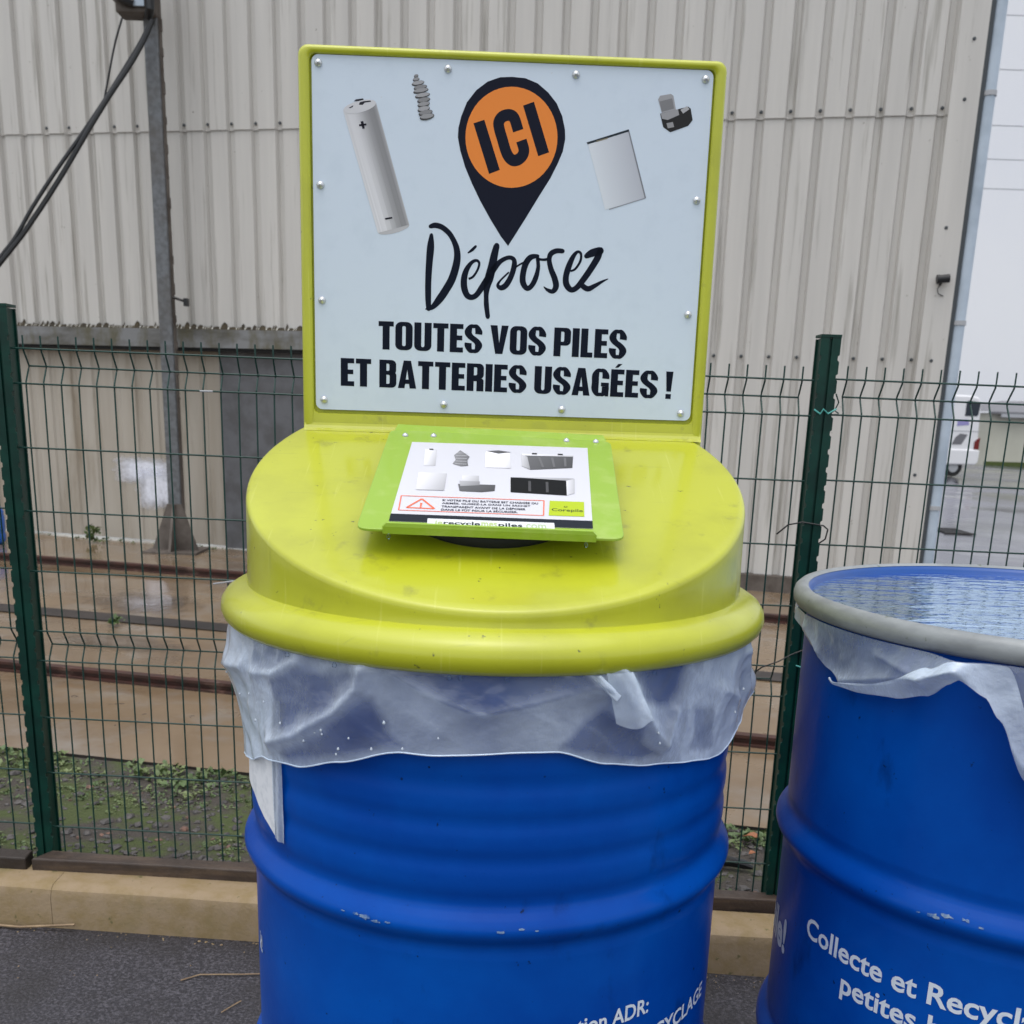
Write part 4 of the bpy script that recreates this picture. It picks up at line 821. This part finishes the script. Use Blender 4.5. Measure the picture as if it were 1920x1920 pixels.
# sticker
st=MB(); q=[(a/1000,c/1000) for a,c in STICK]
v=[FZ(x,y,.0004) for x,y in q]+[FZ(x,y,.0001) for x,y in q]; mesh('sticker',v,[(0,1,2,3),(0,4,5,1),(1,5,6,2),(2,6,7,3),(3,7,4,0)],M['stickpaper'],FL,off=OL)
fs=lambda x,y,l: FZ(x/1000,y/1000,.0006+.0001*l)
A=Art(fs)
for i,(q,g) in enumerate(PICS):
    g={.78:.56,.7:.54,.62:.46}.get(round(g,2),g); xs=[p[0] for p in q]; ys=[p[1] for p in q]; a0,a1,b0,b1=min(xs),max(xs),min(ys),max(ys)
    A.poly(q,[gr(max(.01,g*(1.25-.55*(p[0]-a0)/(a1-a0+.01)+.25*(p[1]-b0)/(b1-b0+.01)))) for p in q],1+i%4)
for k_,(ii,n_) in enumerate(((4,6),(12,5))):
    q=PICS[ii][0]; tl,tr,br,bl=(q[0],q[1],q[2],q[3])
    for k in range(1,n_):
        s0=.16+.78*k/n_; 
        if k%2: A.poly([bil([tl,tr,bl,br],s0,.22),bil([tl,tr,bl,br],s0+.05,.22),bil([tl,tr,bl,br],s0+.05,.9),bil([tl,tr,bl,br],s0,.9)],gr(.16 if ii==4 else .075),6)
q=PICS[0][0]; A.poly([bil([q[0],q[1],q[3],q[2]],a,b) for a,b in((.35,-.02),(.7,-.02),(.7,.04),(.35,.04))],gr(.05),6)
q=PICS[1][0]
for k in range(5): A.stroke([(*bil([[min(p[0] for p in q),max(p[1] for p in q)],[max(p[0] for p in q),max(p[1] for p in q)],[min(p[0] for p in q),min(p[1] for p in q)],[max(p[0] for p in q),min(p[1] for p in q)]],a,.2+.17*k),.9) for a in (.15,.5,.85)],gr(.62),sub=2,lay=6)
q=PICS[4][0]
for k in range(2):
    c=PICS[5][0]; s=.25+.5*k; p=[c[0][j]*(1-s)+c[1][j]*s for j in(0,1)]; A.poly([(p[0]-3,p[1]+3),(p[0]+3,p[1]+3),(p[0]+3,p[1]-1),(p[0]-3,p[1]-1)],gr(.03),6)
A.build('battery_pictures',FL)
A=Art(fs); RD=(.80,.17,.09)
def frame(q,w,col,lay):
    n=len(q); cx=sum(p[0] for p in q)/n; cy=sum(p[1] for p in q)/n
    for i in range(n):
        a,b_=q[i],q[(i+1)%n]; A.stroke([(a[0],a[1],w),(b_[0],b_[1],w)],col,sub=1,lay=lay)
frame(WARN,1.3,RD,2); frame(TRI,2.2,RD,2)
tc=[sum(p[i] for p in TRI)/3 for i in(0,1)]
A.poly([(tc[0]-1.2,tc[1]+5),(tc[0]+1.2,tc[1]+5),(tc[0]+.8,tc[1]-3),(tc[0]-.8,tc[1]-3)],RD,2); A.poly([(tc[0]-1,tc[1]-4.2),(tc[0]+1,tc[1]-4.2),(tc[0]+1,tc[1]-6.5),(tc[0]-1,tc[1]-6.5)],RD,2)
for i,t in enumerate(('SI VOTRE PILE OU BATTERIE EST CHARGÉE OU','ABIMÉE, GLISSEZ-LA DANS UN SACHET','TRANSPARENT AVANT DE LA DÉPOSER','DANS LE FÛT POUR LA SÉCURISER.')):
    w=(1,.92,.87,.79)[i]; t0=i*.255; t1=t0+.19; q=[bil(TXT,0,t0),bil(TXT,w,t0),bil(TXT,0,t1),bil(TXT,w,t1)]; A.text(t,q,(.03,.03,.05),.02,lay=3)
A.build('warning_notice',FL)
A=Art(fs); A.poly(SQ,(.42,.53,.03),2); q=[SQT[0],SQT[1],SQT[2],[SQT[1][0]+SQT[2][0]-SQT[0][0],SQT[1][1]+SQT[2][1]-SQT[0][1]]]; A.text('Corepile',q,(.02,.03,.03),.01,lay=3)
c=bil(q,.45,-.55); A.fan([(c[0]+2.0*cos(t),c[1]+1.8*sin(t)) for t in [2*PI*k/10 for k in range(10)]],(.02,.03,.03),3); A.fan([(c[0]+1.2*cos(t),c[1]+1.0*sin(t)) for t in [2*PI*k/10 for k in range(10)]],(.42,.53,.03),4)
A.build('logo_square',FL)
A=Art(fs); A.poly(BAND,(.018,.022,.030),2); A.poly(BOX,(.72,.74,.76),4)
u0,u1=URL[0],URL[1]; dv=[URL[2][0]-u0[0],URL[2][1]-u0[1]]
segs=[('je',0,.07,(.45,.55,.25)),('recycle',.08,.40,(.02,.03,.03)),('mes',.41,.55,(.45,.55,.25)),('piles',.56,.77,(.02,.03,.03)),('.com',.78,.98,(.45,.55,.35))]
for t,s0,s1,c in segs:
    e=[u1[0]-u0[0],u1[1]-u0[1]]; q=[[u0[0]+e[0]*s0,u0[1]+e[1]*s0],[u0[0]+e[0]*s1,u0[1]+e[1]*s1]]; q+= [[p[0]+dv[0]*1.5,p[1]+dv[1]*1.5] for p in q]; A.text(t,q,c,.02,lay=6)
A.build('web_address_band',FL)
# drops hanging from the lip and the lid rim
def drop(p,r,parent,off,name='water_drop'):
    v,f=lathe([(0.0002,-1.0),(.6,-.8),(.85,-.3),(.7,.3),(.35,.9),(.0,1.3)],8); mesh(name,[(p[0]+a*r,p[1]+b_*r,p[2]+c*r) for a,b_,c in v],f,M['drop'],parent,True,off=off)
M['drop']=water('water_bead',5)
for x,y in((p0.x+.006,p0.y-.004),(p1.x-.010,p1.y-.004)): P=FZ(x,y,-.006); drop(P,.0025,L,OL)
for a in(-98,-96,-88,-120,-132,-60): t=R_(a); drop((.3055*cos(t),.3055*sin(t),.849),.0028,L,OL)
# ------------------------------------------------------------------ liner bags
def seg_d(px,pz,a,b):   # distance in metres on the unrolled drum
    ax,az_=a; bx,bz=b; dx,dz=bx-ax,bz-az_; t=max(0,min(1,((px-ax)*dx+(pz-az_)*dz)/(dx*dx+dz*dz))); return math.hypot(px-ax-dx*t,pz-az_-dz*t),t
POLY= [[[-137.5,0.8174],[-127.8,0.841],[-122.2,0.8369],[-117.2,0.8446],[-111.4,0.8513],[-112.1,0.8363],[-117.3,0.8102],[-126.7,0.7728],[-136.2,0.7479],[-137.2,0.7838]],[[-145.5,0.8482],[-130.8,0.8544],[-122.2,0.8486],[-131.0,0.8287],[-143.2,0.8177]],[[-128.3,0.7581],[-121.1,0.7825],[-112.7,0.8218],[-110.5,0.8207],[-107.4,0.7913],[-105.3,0.7768],[-117.5,0.7572],[-131.7,0.735],[-135.3,0.7405]],[[-106.3,0.8481],[-72.2,0.8554],[-68.9,0.841],[-76.7,0.8286],[-83.3,0.8199],[-89.7,0.8132],[-94.6,0.8182],[-100.4,0.8315]],[[-76.3,0.7783],[-70.5,0.8097],[-67.4,0.819],[-65.1,0.8074],[-60.5,0.8075],[-59.7,0.7962],[-58.2,0.7788],[-54.6,0.7593],[-61.0,0.7589],[-70.1,0.7708]],[[-64.3,0.8528],[-49.3,0.8566],[-50.8,0.8224],[-52.5,0.81],[-59.4,0.8165],[-61.4,0.8347]],[[-44.8,0.8005],[-37.8,0.7962],[-34.8,0.7456],[-45.4,0.7528],[-43.8,0.7769]]]
RLINES= [[[-111.6,0.8486],[-112.4,0.8299],[-117.3,0.8022],[-128.2,0.7665],[-137.2,0.7483]],[[-127.0,0.8444],[-134.5,0.8234],[-143.2,0.8153]],[[-65.1,0.8562],[-62.0,0.835],[-60.3,0.81]],[[-60.3,0.81],[-63.9,0.8031],[-67.4,0.8164]],[[-68.7,0.8389],[-64.3,0.8308]],[[-52.7,0.7687],[-58.6,0.8036]],[[-52.7,0.7687],[-50.5,0.8029]],[[-105.8,0.8468],[-97.5,0.8265],[-89.7,0.8132],[-81.5,0.825],[-68.7,0.8404]],[[-71.9,0.8533],[-68.9,0.839]]]

def inpoly(u,z,P):
    c=False; n=len(P); dm=9
    for k in range(n):
        (x1,y1),(x2,y2)=P[k],P[(k+1)%n]
        if (y1>z)!=(y2>z) and u<(x2-x1)*(z-y1)/(y2-y1)+x1: c=not c
        dx,dy=x2-x1,y2-y1; t=max(0,min(1,((u-x1)*dx+(z-y1)*dy)/(dx*dx+dy*dy+1e-12))); dm=min(dm,math.hypot(u-x1-dx*t,z-y1-dy*t))
    return dm if c else -dm
UP=[[(R_(a)*.302,z) for a,z in p] for p in POLY]; UL=[[(R_(a)*.302,z) for a,z in p] for p in RLINES]
def crease(u,z,k=0):
    p=Vector((u*11+.35*noise.noise(Vector((u*20,z*20,k))),z*15+u*5,k)); d,_=noise.voronoi(p); a=min(.5,d[1]-d[0])
    p=Vector((u*26-z*16,z*24+u*9,k+7)); d,_=noise.voronoi(p); b=min(.5,d[1]-d[0])
    return a,b
def milk1(th,z):
    u=R_(th)*.302; m=.80; un=u+.004*noise.noise(Vector((u*60,z*60,1))); zn=z+.003*noise.noise(Vector((u*60,z*60,5)))
    for i,P in enumerate(UP):
        sd=inpoly(un,zn,P); w=(.006,.008,.006,.0012,.004,.006,.004)[i]; t=max(0,min(1,.5+sd/(2*w))); m=m*(1-t)+(.10,.30,.14,.22,.16,.12,.3)[i]*t
    for i,Ln in enumerate(UL):
        dd=min(seg_d(u,z,a,b)[0] for a,b in zip(Ln,Ln[1:])); m+=(.55,.35,.5,.4,.4,.3,.3,.35,.4)[i]*math.exp(-(dd/(.009 if i==0 else .0035))**1.3)
    m+=.35*math.exp(-((th+158)/9)**2)
    a,b=crease(u,z); m+=.07*math.exp(-(a/.04)**2)+.04*math.exp(-(b/.04)**2)-.02
    m+=.22*noise.noise(Vector((u*16,z*22,9)))
    return max(0,min(1.35,m))
def skirt(k0,milk,zb,zt,th0,th1,base,ridges,nt=260,nz=40,wob=.0022,lines=None):
    v=[];f=[];c=[]
    for i in range(nt+1):
        th=th0+(th1-th0)*i/nt; b0,t0=zb(th),zt(th)
        for j in range(nz+1):
            z=t0+(b0-t0)*j/nz; u=R_(th)*.3
            r=base(th,z,j/nz)
            for a,b_,amp,w in ridges:
                d,t=seg_d(u,z,(R_(a[0])*.3,a[1]),(R_(b_[0])*.3,b_[1])); r+=amp*1.15*math.exp(-(d/w)**1.15)
            fade=min(1,j/nz*4+.15)
            if lines:
                for q,Ln in enumerate(lines):
                    dd=min(seg_d(u,z,a,b)[0] for a,b in zip(Ln,Ln[1:])); r+=(.011,.007,.010,.004,.004,.006,.005,.004,.004)[q]*math.exp(-(dd/(.012 if q==0 else .008))**1.15)
            a,b=crease(u,z,k0)
            r+=fade*(.0045*(.35-a)+.0022*(.3-b))
            r+=wob*fade*noise.noise(Vector((u*28,z*17,k0)))
            r=max(r,.2885)
            v.append((r*cos(R_(th)),r*sin(R_(th)),z)); m=milk(th,z) if milk else .75; c.append((m,m,m))
    k=nz+1
    for i in range(nt):
        for j in range(nz): f.append((i*k+j,i*k+j+1,(i+1)*k+j+1,(i+1)*k+j))
    return v,f,c
ZB1=[(-200,.72),(-172,.690),(-153,.705),(-142,.723),(-130,.733),(-118,.750),(-105,.771),(-90,.774),(-76,.775),(-66,.760),(-56,.749),(-44,.742),(-32,.735),(-18,.752),(-8,.778),(6,.760),(40,.74),(100,.75),(160,.72)]
zb1=lambda t: interp(ZB1,t)+.0012*sin(t*.21)
def base1(th,z,t):
    r=.3005-.004*t+.0035*sin(R_(th*3)+1)*t
    r+=.012*math.exp(-((th+170)/14)**2)*max(0,1-abs(z-.81)/.09)
    r+=.016*math.exp(-((th+4)/9)**2)*math.exp(-((z-.785)/.022)**2)
    return r
RG=[((-150,.815),(-165,.800),.008,.012),((-66,.845),(-62,.808),.008,.012),((-20,.84),(-14,.79),.006,.010),((-34,.81),(-22,.785),.004,.008)]
v,f,c=skirt(0,milk1,zb1,lambda t:.8685,-190,20,base1,RG,nt=330,nz=56,lines=UL)
LB=mesh('bin_liner',[(a+X1,b_+Y1,z) for a,b_,z in v],f,M['film'],None,True,c); tag(LB,'translucent milky plastic liner skirt hanging below the yellow-green lid over the drum','bin liner','plastic liners hanging out of the drums')
vb,fb,cb=skirt(3,None,zb1,lambda t:.8685,20,170,base1,[],nt=90,nz=20)
o=mesh('liner_back',vb,fb,M['film'],LB,True,cb); o.location=(X1,Y1,0)
# hem: follows the lower edge of the skirt
b=MB(); b.tube([v[i*57+56] for i in range(0,331)],.0008,5); o=b.build('hem',M['hem'],LB,True); o.location=(X1,Y1,0)
# small turned-over tongue
def tongue(name,P4,par,loc):   # corner points (theta,z,r)
    vv=[];ff=[];cc=[];n=12
    for i in range(n+1):
        for j in range(n+1):
            s_,t_=i/n,j/n; q=[(P4[0][k]*(1-s_)+P4[1][k]*s_)*(1-t_)+(P4[3][k]*(1-s_)+P4[2][k]*s_)*t_ for k in range(3)]
            r=q[2]+.004*sin(PI*s_)+.002*noise.noise(Vector((s_*3,t_*3,P4[0][0]))); z=q[1]-.006*sin(PI*s_)*t_
            vv.append((r*cos(R_(q[0])),r*sin(R_(q[0])),z)); m=.55+.4*abs(s_-.5)*2; cc.append((m,m,m))
    for i in range(n):
        for j in range(n): a=i*(n+1)+j; ff.append((a,a+1,a+n+2,a+n+1))
    o=mesh(name,vv,ff,M['film'],par,True,cc); o.location=loc
tongue('turned_over_tongue',[(-69,.855,.3125),(-64.2,.855,.315),(-60.2,.808,.322),(-67,.806,.316)],LB,(X1,Y1,0))
tongue('turned_over_tongue',[(-72,.853,.311),(-70,.853,.3115),(-66.5,.834,.318),(-69,.8375,.313)],LB,(X1,Y1,0))
M['drop']=mat('rain_bead',(.55,.62,.70),rough=.05,spec=.8)
for th_,z in [(-165,.79),(-160,.80),(-152,.782),(-146,.79),(-143,.765),(-139,.79),(-121.5,.781),(-121.3,.777),(-123,.777),(-118,.760),(-117.5,.766),(-115.2,.779),(-110.5,.772),(-108,.80),(-104.5,.7765),(-56,.786),(-55.5,.775),(-29,.78),(-24,.80),(-126,.765),(-133,.775),(-98,.79),(-12,.845)]:
    rr=base1(th_,z,.5)+.0065; t_=R_(th_); drop((rr*cos(t_)+X1,rr*sin(t_)+Y1,z),random.uniform(.0011,.0018),LB,(0,0,0))
# liner of the open drum
ZB2=[(150,.850),(170,.852),(176,.846),(187,.832),(194,.816),(200.5,.806),(207,.8065),(216,.812),(223,.824),(227,.842),(229,.85),(233,.835),(236,.815),(241.5,.757),(250,.70),(262,.66),(275,.65),(300,.70),(330,.78),(360,.83)]
zb4=lambda t: interp(ZB2,t)
def base4(th,z,t): return .3000-.003*t+.003*sin(R_(th*5))*t+.010*math.exp(-((th-227)/4)**2)*(1-t*.5)
RG2=[((200,.81),(222,.842),.006,.009),((222,.842),(228,.858),.012,.010),((229,.855),(241,.770),.010,.012),((182,.852),(190,.83),.006,.008),((210,.85),(222,.838),.004,.006)]
milk4=lambda th,z: .26+.45*noise.noise(Vector((th*.06,z*30,3)))+.5*math.exp(-((zb4(th)-z)/.012)**2)
v,f,c=skirt(5,milk4,zb4,lambda t:.866,150,360,base4,RG2,nt=240,nz=34)
LB2=mesh('bin_liner',[(a+X2,b_+Y2,z) for a,b_,z in v],f,M['film'],None,True,c); tag(LB2,'crumpled translucent liner poking out under the grey clamp ring of the right drum','bin liner','plastic liners hanging out of the drums')
v,f,c=skirt(6,lambda th,z:.85+.4*noise.noise(Vector((th*.1,z*40,3))),zb4,lambda t:min(.866,zb4(t)+interp([(198,.002),(210,.012),(222,.03),(228,.022),(234,.05),(242,.050),(256,.04)],t)),198,256,lambda t,z,s:base4(t,z,.3)+.005,RG2,nt=110,nz=18)
o=mesh('turned_over_fold',v,f,M['film'],LB2,True,c); o.location=(X2,Y2,0)
# ------------------------------------------------------------------ right background: yard, vehicle, outbuilding, warehouse
wh=empty('white_warehouse',(30,46,-.3),0,'large plain white panel warehouse far behind on the right','warehouse')
zs=[-.5,10.33,11.42,12.65,14.65,16.55,18.6]
for a,c in zip(zs,zs[1:]):
    b=MB(); b.box(-34,45,0,.3,a+.3+.015,c+.3-.015); b.build('wall_panel',M['warehouse'],wh)
b=MB(); b.box(-34,45,.04,.28,0,18.8); b.build('panel_joint',M['gutter'],wh)
# vehicle
VX,VY=10.24,23.9; vz=yz(VX)
vn=empty('camper_van',(VX,VY,vz),.06,'white camper van with dark side window parked past the corner of the beige building','van')
b=MB(); outl=[(-3.6,.24),(-.62,.24),(-.60,.34),(-.06,.34),(-.01,.42),(.0,.70),(-.03,.95),(-.06,1.62),(-.12,1.72),(-.28,1.76),(-3.0,1.78),(-3.6,1.1)]
b.prism(outl,0,1.5); bevel(b.build('body',M['vanwhite'],vn),.04,3)
b=MB(); b.prism([(-.10,1.36),(-.08,1.62),(-.34,1.65),(-.40,1.63),(-.40,1.32),(-.13,1.32)],-.008,.02); b.build('side_window',M['glass'],vn)
b=MB(); b.prism([(-.28,.92),(-.40,.70),(-.62,.70),(-.55,.86),(-.45,.94)],-.006,.02); b.build('lower_window',M['slate'],vn)
b=MB(); b.prism([(-.10,.60),(.012,.60),(.012,.86),(-.06,.82),(-.11,.76)],-.012,.05); b.build('tail_light',M['red'],vn)
b=MB(); b.prism([(-.55,1.10),(-.28,1.13),(-.30,1.22),(-.34,1.25),(-.55,1.23)],-.006,.02); b.build('decal',M['decal'],vn)
b=MB(); b.prism([(-.7,.26),(-.03,.26),(.03,.32),(.04,.58),(-.02,.60),(-.7,.60)],-.03,1.53); bevel(b.build('bumper',M['vanwhite'],vn),.03,2)
b=MB(); b.box(-1.05,-1.04,-.004,.01,.3,1.7); b.box(-3.4,-.02,-.005,.01,.985,1.0); b.build('seam',M['gutter'],vn)
for wx in(-.50,-2.6):
    for wy in(.02,1.2):
        b=MB(); b.tube([(wx,wy,.20),(wx,wy+.2,.20)],.20,20); w_=b.build('wheel',M['tyre'],vn,True)
        b=MB(); b.tube([(wx,wy-.006,.20),(wx,wy+.04,.20)],.11,14); b.build('rim',M['gutter'],w_,True)
# outbuilding
ob=empty('outbuilding',(17.6,33.4,yz(17.6)),.04,'low cream outbuilding with grey pitched roof beside the camper van','outbuilding')
b=MB(); b.box(-3.1,9,0,5,-.1,1.62); b.build('wall',M['cream'],ob)
b=MB(); b.box(-3.1,9,-.012,.02,-.1,.16); b.build('mossy_plinth',M['moss'],ob)
b=MB(); b.add([(-3.3,-.25,1.60),(9,-.25,1.60),(9,2.5,2.15),(-1.6,2.5,1.98),(-3.3,-.25,1.66),(9,-.25,1.66),(9,2.5,2.21),(-1.6,2.5,2.04),(-3.3,5,1.6)],[(0,1,2,3),(4,7,6,5),(0,4,5,1),(0,3,7,4),(3,2,6,7),(4,8,7)]); b.build('roof',M['slate'],ob)
b=MB(); b.box(-2.9,9,-.33,-.25,1.50,1.60); b.build('gutter',M['gutter'],ob)
# drain grate
gx,gy=4.42,10.7
g=MB(); 
for i in range(7): g.box(gx-.12+.04*i,gx-.10+.04*i,gy-.22,gy+.22,yz(gx)-.014,yz(gx)+.0)
g.box(gx-.15,gx+.16,gy-.25,gy-.22,yz(gx)-.014,yz(gx)+.002); g.box(gx-.15,gx+.16,gy+.22,gy+.25,yz(gx)-.014,yz(gx)+.002)
tag(g.build('drain_grate',M['channel']),'small dark drain grate in the wet yard past the building corner','drain grate')
# blue container at the left edge
bc=empty('plastic_barrel',(-3.40,6.62,yz(-3.4)),0,'bright blue plastic barrel at the far left, before the beige wall','barrel')
v,f=lathe([(.0,0),(.12,0),(.135,.02),(.137,.06),(.132,.07),(.137,.08),(.137,.17),(.132,.18),(.135,.2),(.12,.23),(0,.235)],24); mesh('body',v,f,M['crate'],bc,True)
v=[];f=[]
for i in range(8):
    t=R_(-88+9*i); v+=[(.1385*cos(t),.1385*sin(t),.08),(.1385*cos(t),.1385*sin(t),.165)]
for i in range(7): f.append((2*i,2*i+2,2*i+3,2*i+1))
mesh('label',v,f,M['paper'],bc,True)
# ------------------------------------------------------------------ small growth, stones and litter
rnd=random.Random(3)
def leafpatch(name,spots,m,kind,label,cat):
    v=[];f=[]
    for (x,y,z,s,n,up) in spots:
        for _ in range(n):
            a=rnd.uniform(0,2*PI); ln_=s*rnd.uniform(.6,1.3); w=ln_*rnd.uniform(.22,.36); el=rnd.uniform(.15,up)
            bx,by,bz=x+rnd.gauss(0,s*.35),y+rnd.gauss(0,s*.35),z+rnd.uniform(0,s*.35)
            d=Vector((cos(a)*cos(el),sin(a)*cos(el),sin(el))); sd_=Vector((-sin(a),cos(a),rnd.uniform(-.3,.3))); dr=Vector((0,0,-ln_*.25))
            p=Vector((bx,by,bz)); k=len(v)
            v+=[tuple(p),tuple(p+d*ln_*.45+sd_*w),tuple(p+d*ln_+dr),tuple(p+d*ln_*.45-sd_*w),tuple(p+d*ln_*.5+Vector((0,0,-.08*ln_)))]
            f+=[(k,k+1,k+4),(k+1,k+2,k+4),(k+2,k+3,k+4),(k+3,k,k+4)]
    o=mesh(name,v,f,m)
    if kind: o['kind']=kind
    if label: tag(o,label,cat)
    return o
sp=[]
def dens(x,y): return noise.noise(Vector((x*3.1,y*4.3,2.2)))
for _ in range(9000):
    x=rnd.uniform(-2.6,2.0); y0=bf(x)+.05; y1=2.52-.165*x; t=rnd.random(); y=y0+(y1-y0)*t
    if y<y0 or y1<y0: continue
    dd=dens(x,y)+.25*(t>.72)+(.18 if x<-.9 else 0)+(.1 if t<.12 else 0)
    if dd<.12: continue
    sp.append((x,y,yz(x)-.008,rnd.uniform(.004,.011)*(1.5 if t>.8 else 1),rnd.randint(3,6),1.2))
for _ in range(420):
    x=rnd.uniform(-1.9,.9); y=2.52-.165*x-abs(rnd.gauss(0,.06))-.01
    if y>bf(x)+.06 and noise.noise(Vector((x*4,1,3)))>-.12: sp.append((x,y,yz(x),rnd.uniform(.016,.026),rnd.randint(3,6),1.35))
leafpatch('ground_cover',sp,M['leaf'],'stuff','low green weeds and moss growing on the dark soil behind the fence','weeds')
sp=[(rnd.uniform(-3.3,-1.9),0,0,.02,6,1.2) for _ in range(26)]
sp=[(x,WY(x)-.03+rnd.uniform(-.04,.06),yz(x),s,n,u) for x,_,_,s,n,u in sp]
leafpatch('ground_cover',sp,M['moss'],'stuff','thin moss and grass along the foot of the beige wall','weeds')
leafpatch('weed_plant',[(-2.80,6.86,yz(-2.8)+.02*k,.055,9,1.45) for k in range(5)],M['leaf'],None,'bushy green weed growing at the foot of the beige wall left of the pole','weed')
leafpatch('weed_plant',[(-1.72,4.40,yz(-1.7)+.006*k,.032,8,1.4) for k in range(4)],M['leaf'],None,'small grass tuft growing beside the dark drain channel','weed')
def stones(n,m,smin,smax,name,label,cond,seed):
    r2=random.Random(seed); v=[];f=[]
    ic=[(-.5,.86,0),(.5,.86,0),(-.5,-.86,0),(.5,-.86,0),(0,-.5,.86),(0,.5,.86),(0,-.5,-.86),(0,.5,-.86),(.86,0,-.5),(.86,0,.5),(-.86,0,-.5),(-.86,0,.5)]
    fc_=[(0,11,5),(0,5,1),(0,1,7),(0,7,10),(0,10,11),(1,5,9),(5,11,4),(11,10,2),(10,7,6),(7,1,8),(3,9,4),(3,4,2),(3,2,6),(3,6,8),(3,8,9),(4,9,5),(2,4,11),(6,2,10),(8,6,7),(9,8,1)]
    for _ in range(n):
        x,y,z=cond(r2); s=r2.uniform(smin,smax)*(.6+.8*r2.random()**3); M3=Matrix.Rotation(r2.uniform(0,6),3,'Z')@Matrix.Diagonal((s*r2.uniform(.7,1.4),s*r2.uniform(.6,1.1),s*r2.uniform(.35,.7)))
        k=len(v)
        for p in ic: q=M3@(Vector(p)*r2.uniform(.75,1.2)); v.append((x+q.x,y+q.y,z+q.z+s*.12))
        f+=[tuple(i+k for i in t) for t in fc_]
    o=mesh(name,v,f,m); o['kind']='stuff'; tag(o,label,'stones'); return o
def strip(r2):
    while True:
        x=r2.uniform(-2.2,1.6); y0=bf(x)+.045; y1=2.52-.165*x
        if y1<y0: continue
        y=y0+(y1-y0)*r2.random()**1.4
        return x,y,yz(x)-.008
stones(3200,M['stone'],.003,.012,'gravel','dark grey gravel scattered on the soil behind the fence',strip,11)
stones(160,M['stone_r'],.004,.012,'gravel','reddish stone chips among the gravel behind the fence',strip,12)
def foot(r2):
    x=r2.uniform(-1.6,1.4); y=kf(x)-abs(r2.gauss(0,.02))-.003; return x,y,az(x)
stones(220,M['kerb'],.0012,.0035,'grit','sandy grit washed up along the foot of the kerb',foot,13)
def scat(r2):
    x=r2.uniform(-1.6,1.0); y=kf(x)-.02-r2.random()*.8; return x,y,az(x)
stones(90,M['straw'],.001,.0024,'grit','pale crumbs scattered over the wet asphalt',scat,14)
def twig(pts,r,label,m='straw'):
    b=MB(); b.tube([(x,y,az(x)+z) for x,y,z in pts],r,5); tag(b.build('twig',M[m],None,True),label,'twig','dry stems lying on the asphalt')
twig([(-1.10,kf(-1.1)-.012,.005),(-.99,kf(-.99)-.018,.007),(-.88,kf(-.88)-.010,.016)],.0028,'longest straw-coloured stem lying along the foot of the kerb at far left')
twig([(-.61,1.76,.003),(-.58,1.782,.004),(-.50,1.79,.004),(-.43,1.80,.004)],.0015,'thin bent stem on the asphalt reaching to the drum under the lid')
twig([(-.505,1.66,.003),(-.49,1.685,.003),(-.48,1.70,.003)],.0012,'tiny upright-lying stem on open asphalt left of the drum')
def dead(x,y,z,s,rz,label,m='deadleaf'):
    v=[];n=10
    for i in range(n):
        t=2*PI*i/n; r=s*(1+.3*cos(2*t)+.12*sin(5*t)); v.append((x+r*cos(t+rz),y+.7*r*sin(t+rz),z+.25*s*sin(2*t)))
    v.append((x,y,z-.1*s)); o=mesh('fallen_leaf',v,[(i,(i+1)%n,n) for i in range(n)],M[m]); s_=o.modifiers.new('s','SOLIDIFY'); s_.thickness=.0008; tag(o,label,'leaf','fallen leaves behind the fence')
dead(.585,2.33,yz(.58)+.022,.017,.4,'rust-red fallen leaf upright in the weeds between the two drums')
dead(.575,2.26,yz(.57)+.008,.010,1.2,'smaller brown leaf just below the rust-red one between the drums')
b=MB(); b.tube([(.45,2.20,yz(.45)+.008),(.49,2.195,yz(.49)+.014),(.54,2.185,yz(.54)+.010),(.56,2.18,yz(.56)+.004)],[.006,.012,.011,.004],8); tag(b.build('twig',M['black'],None,True),'dark chunk of wet wood lying on the soil between the drums','twig')
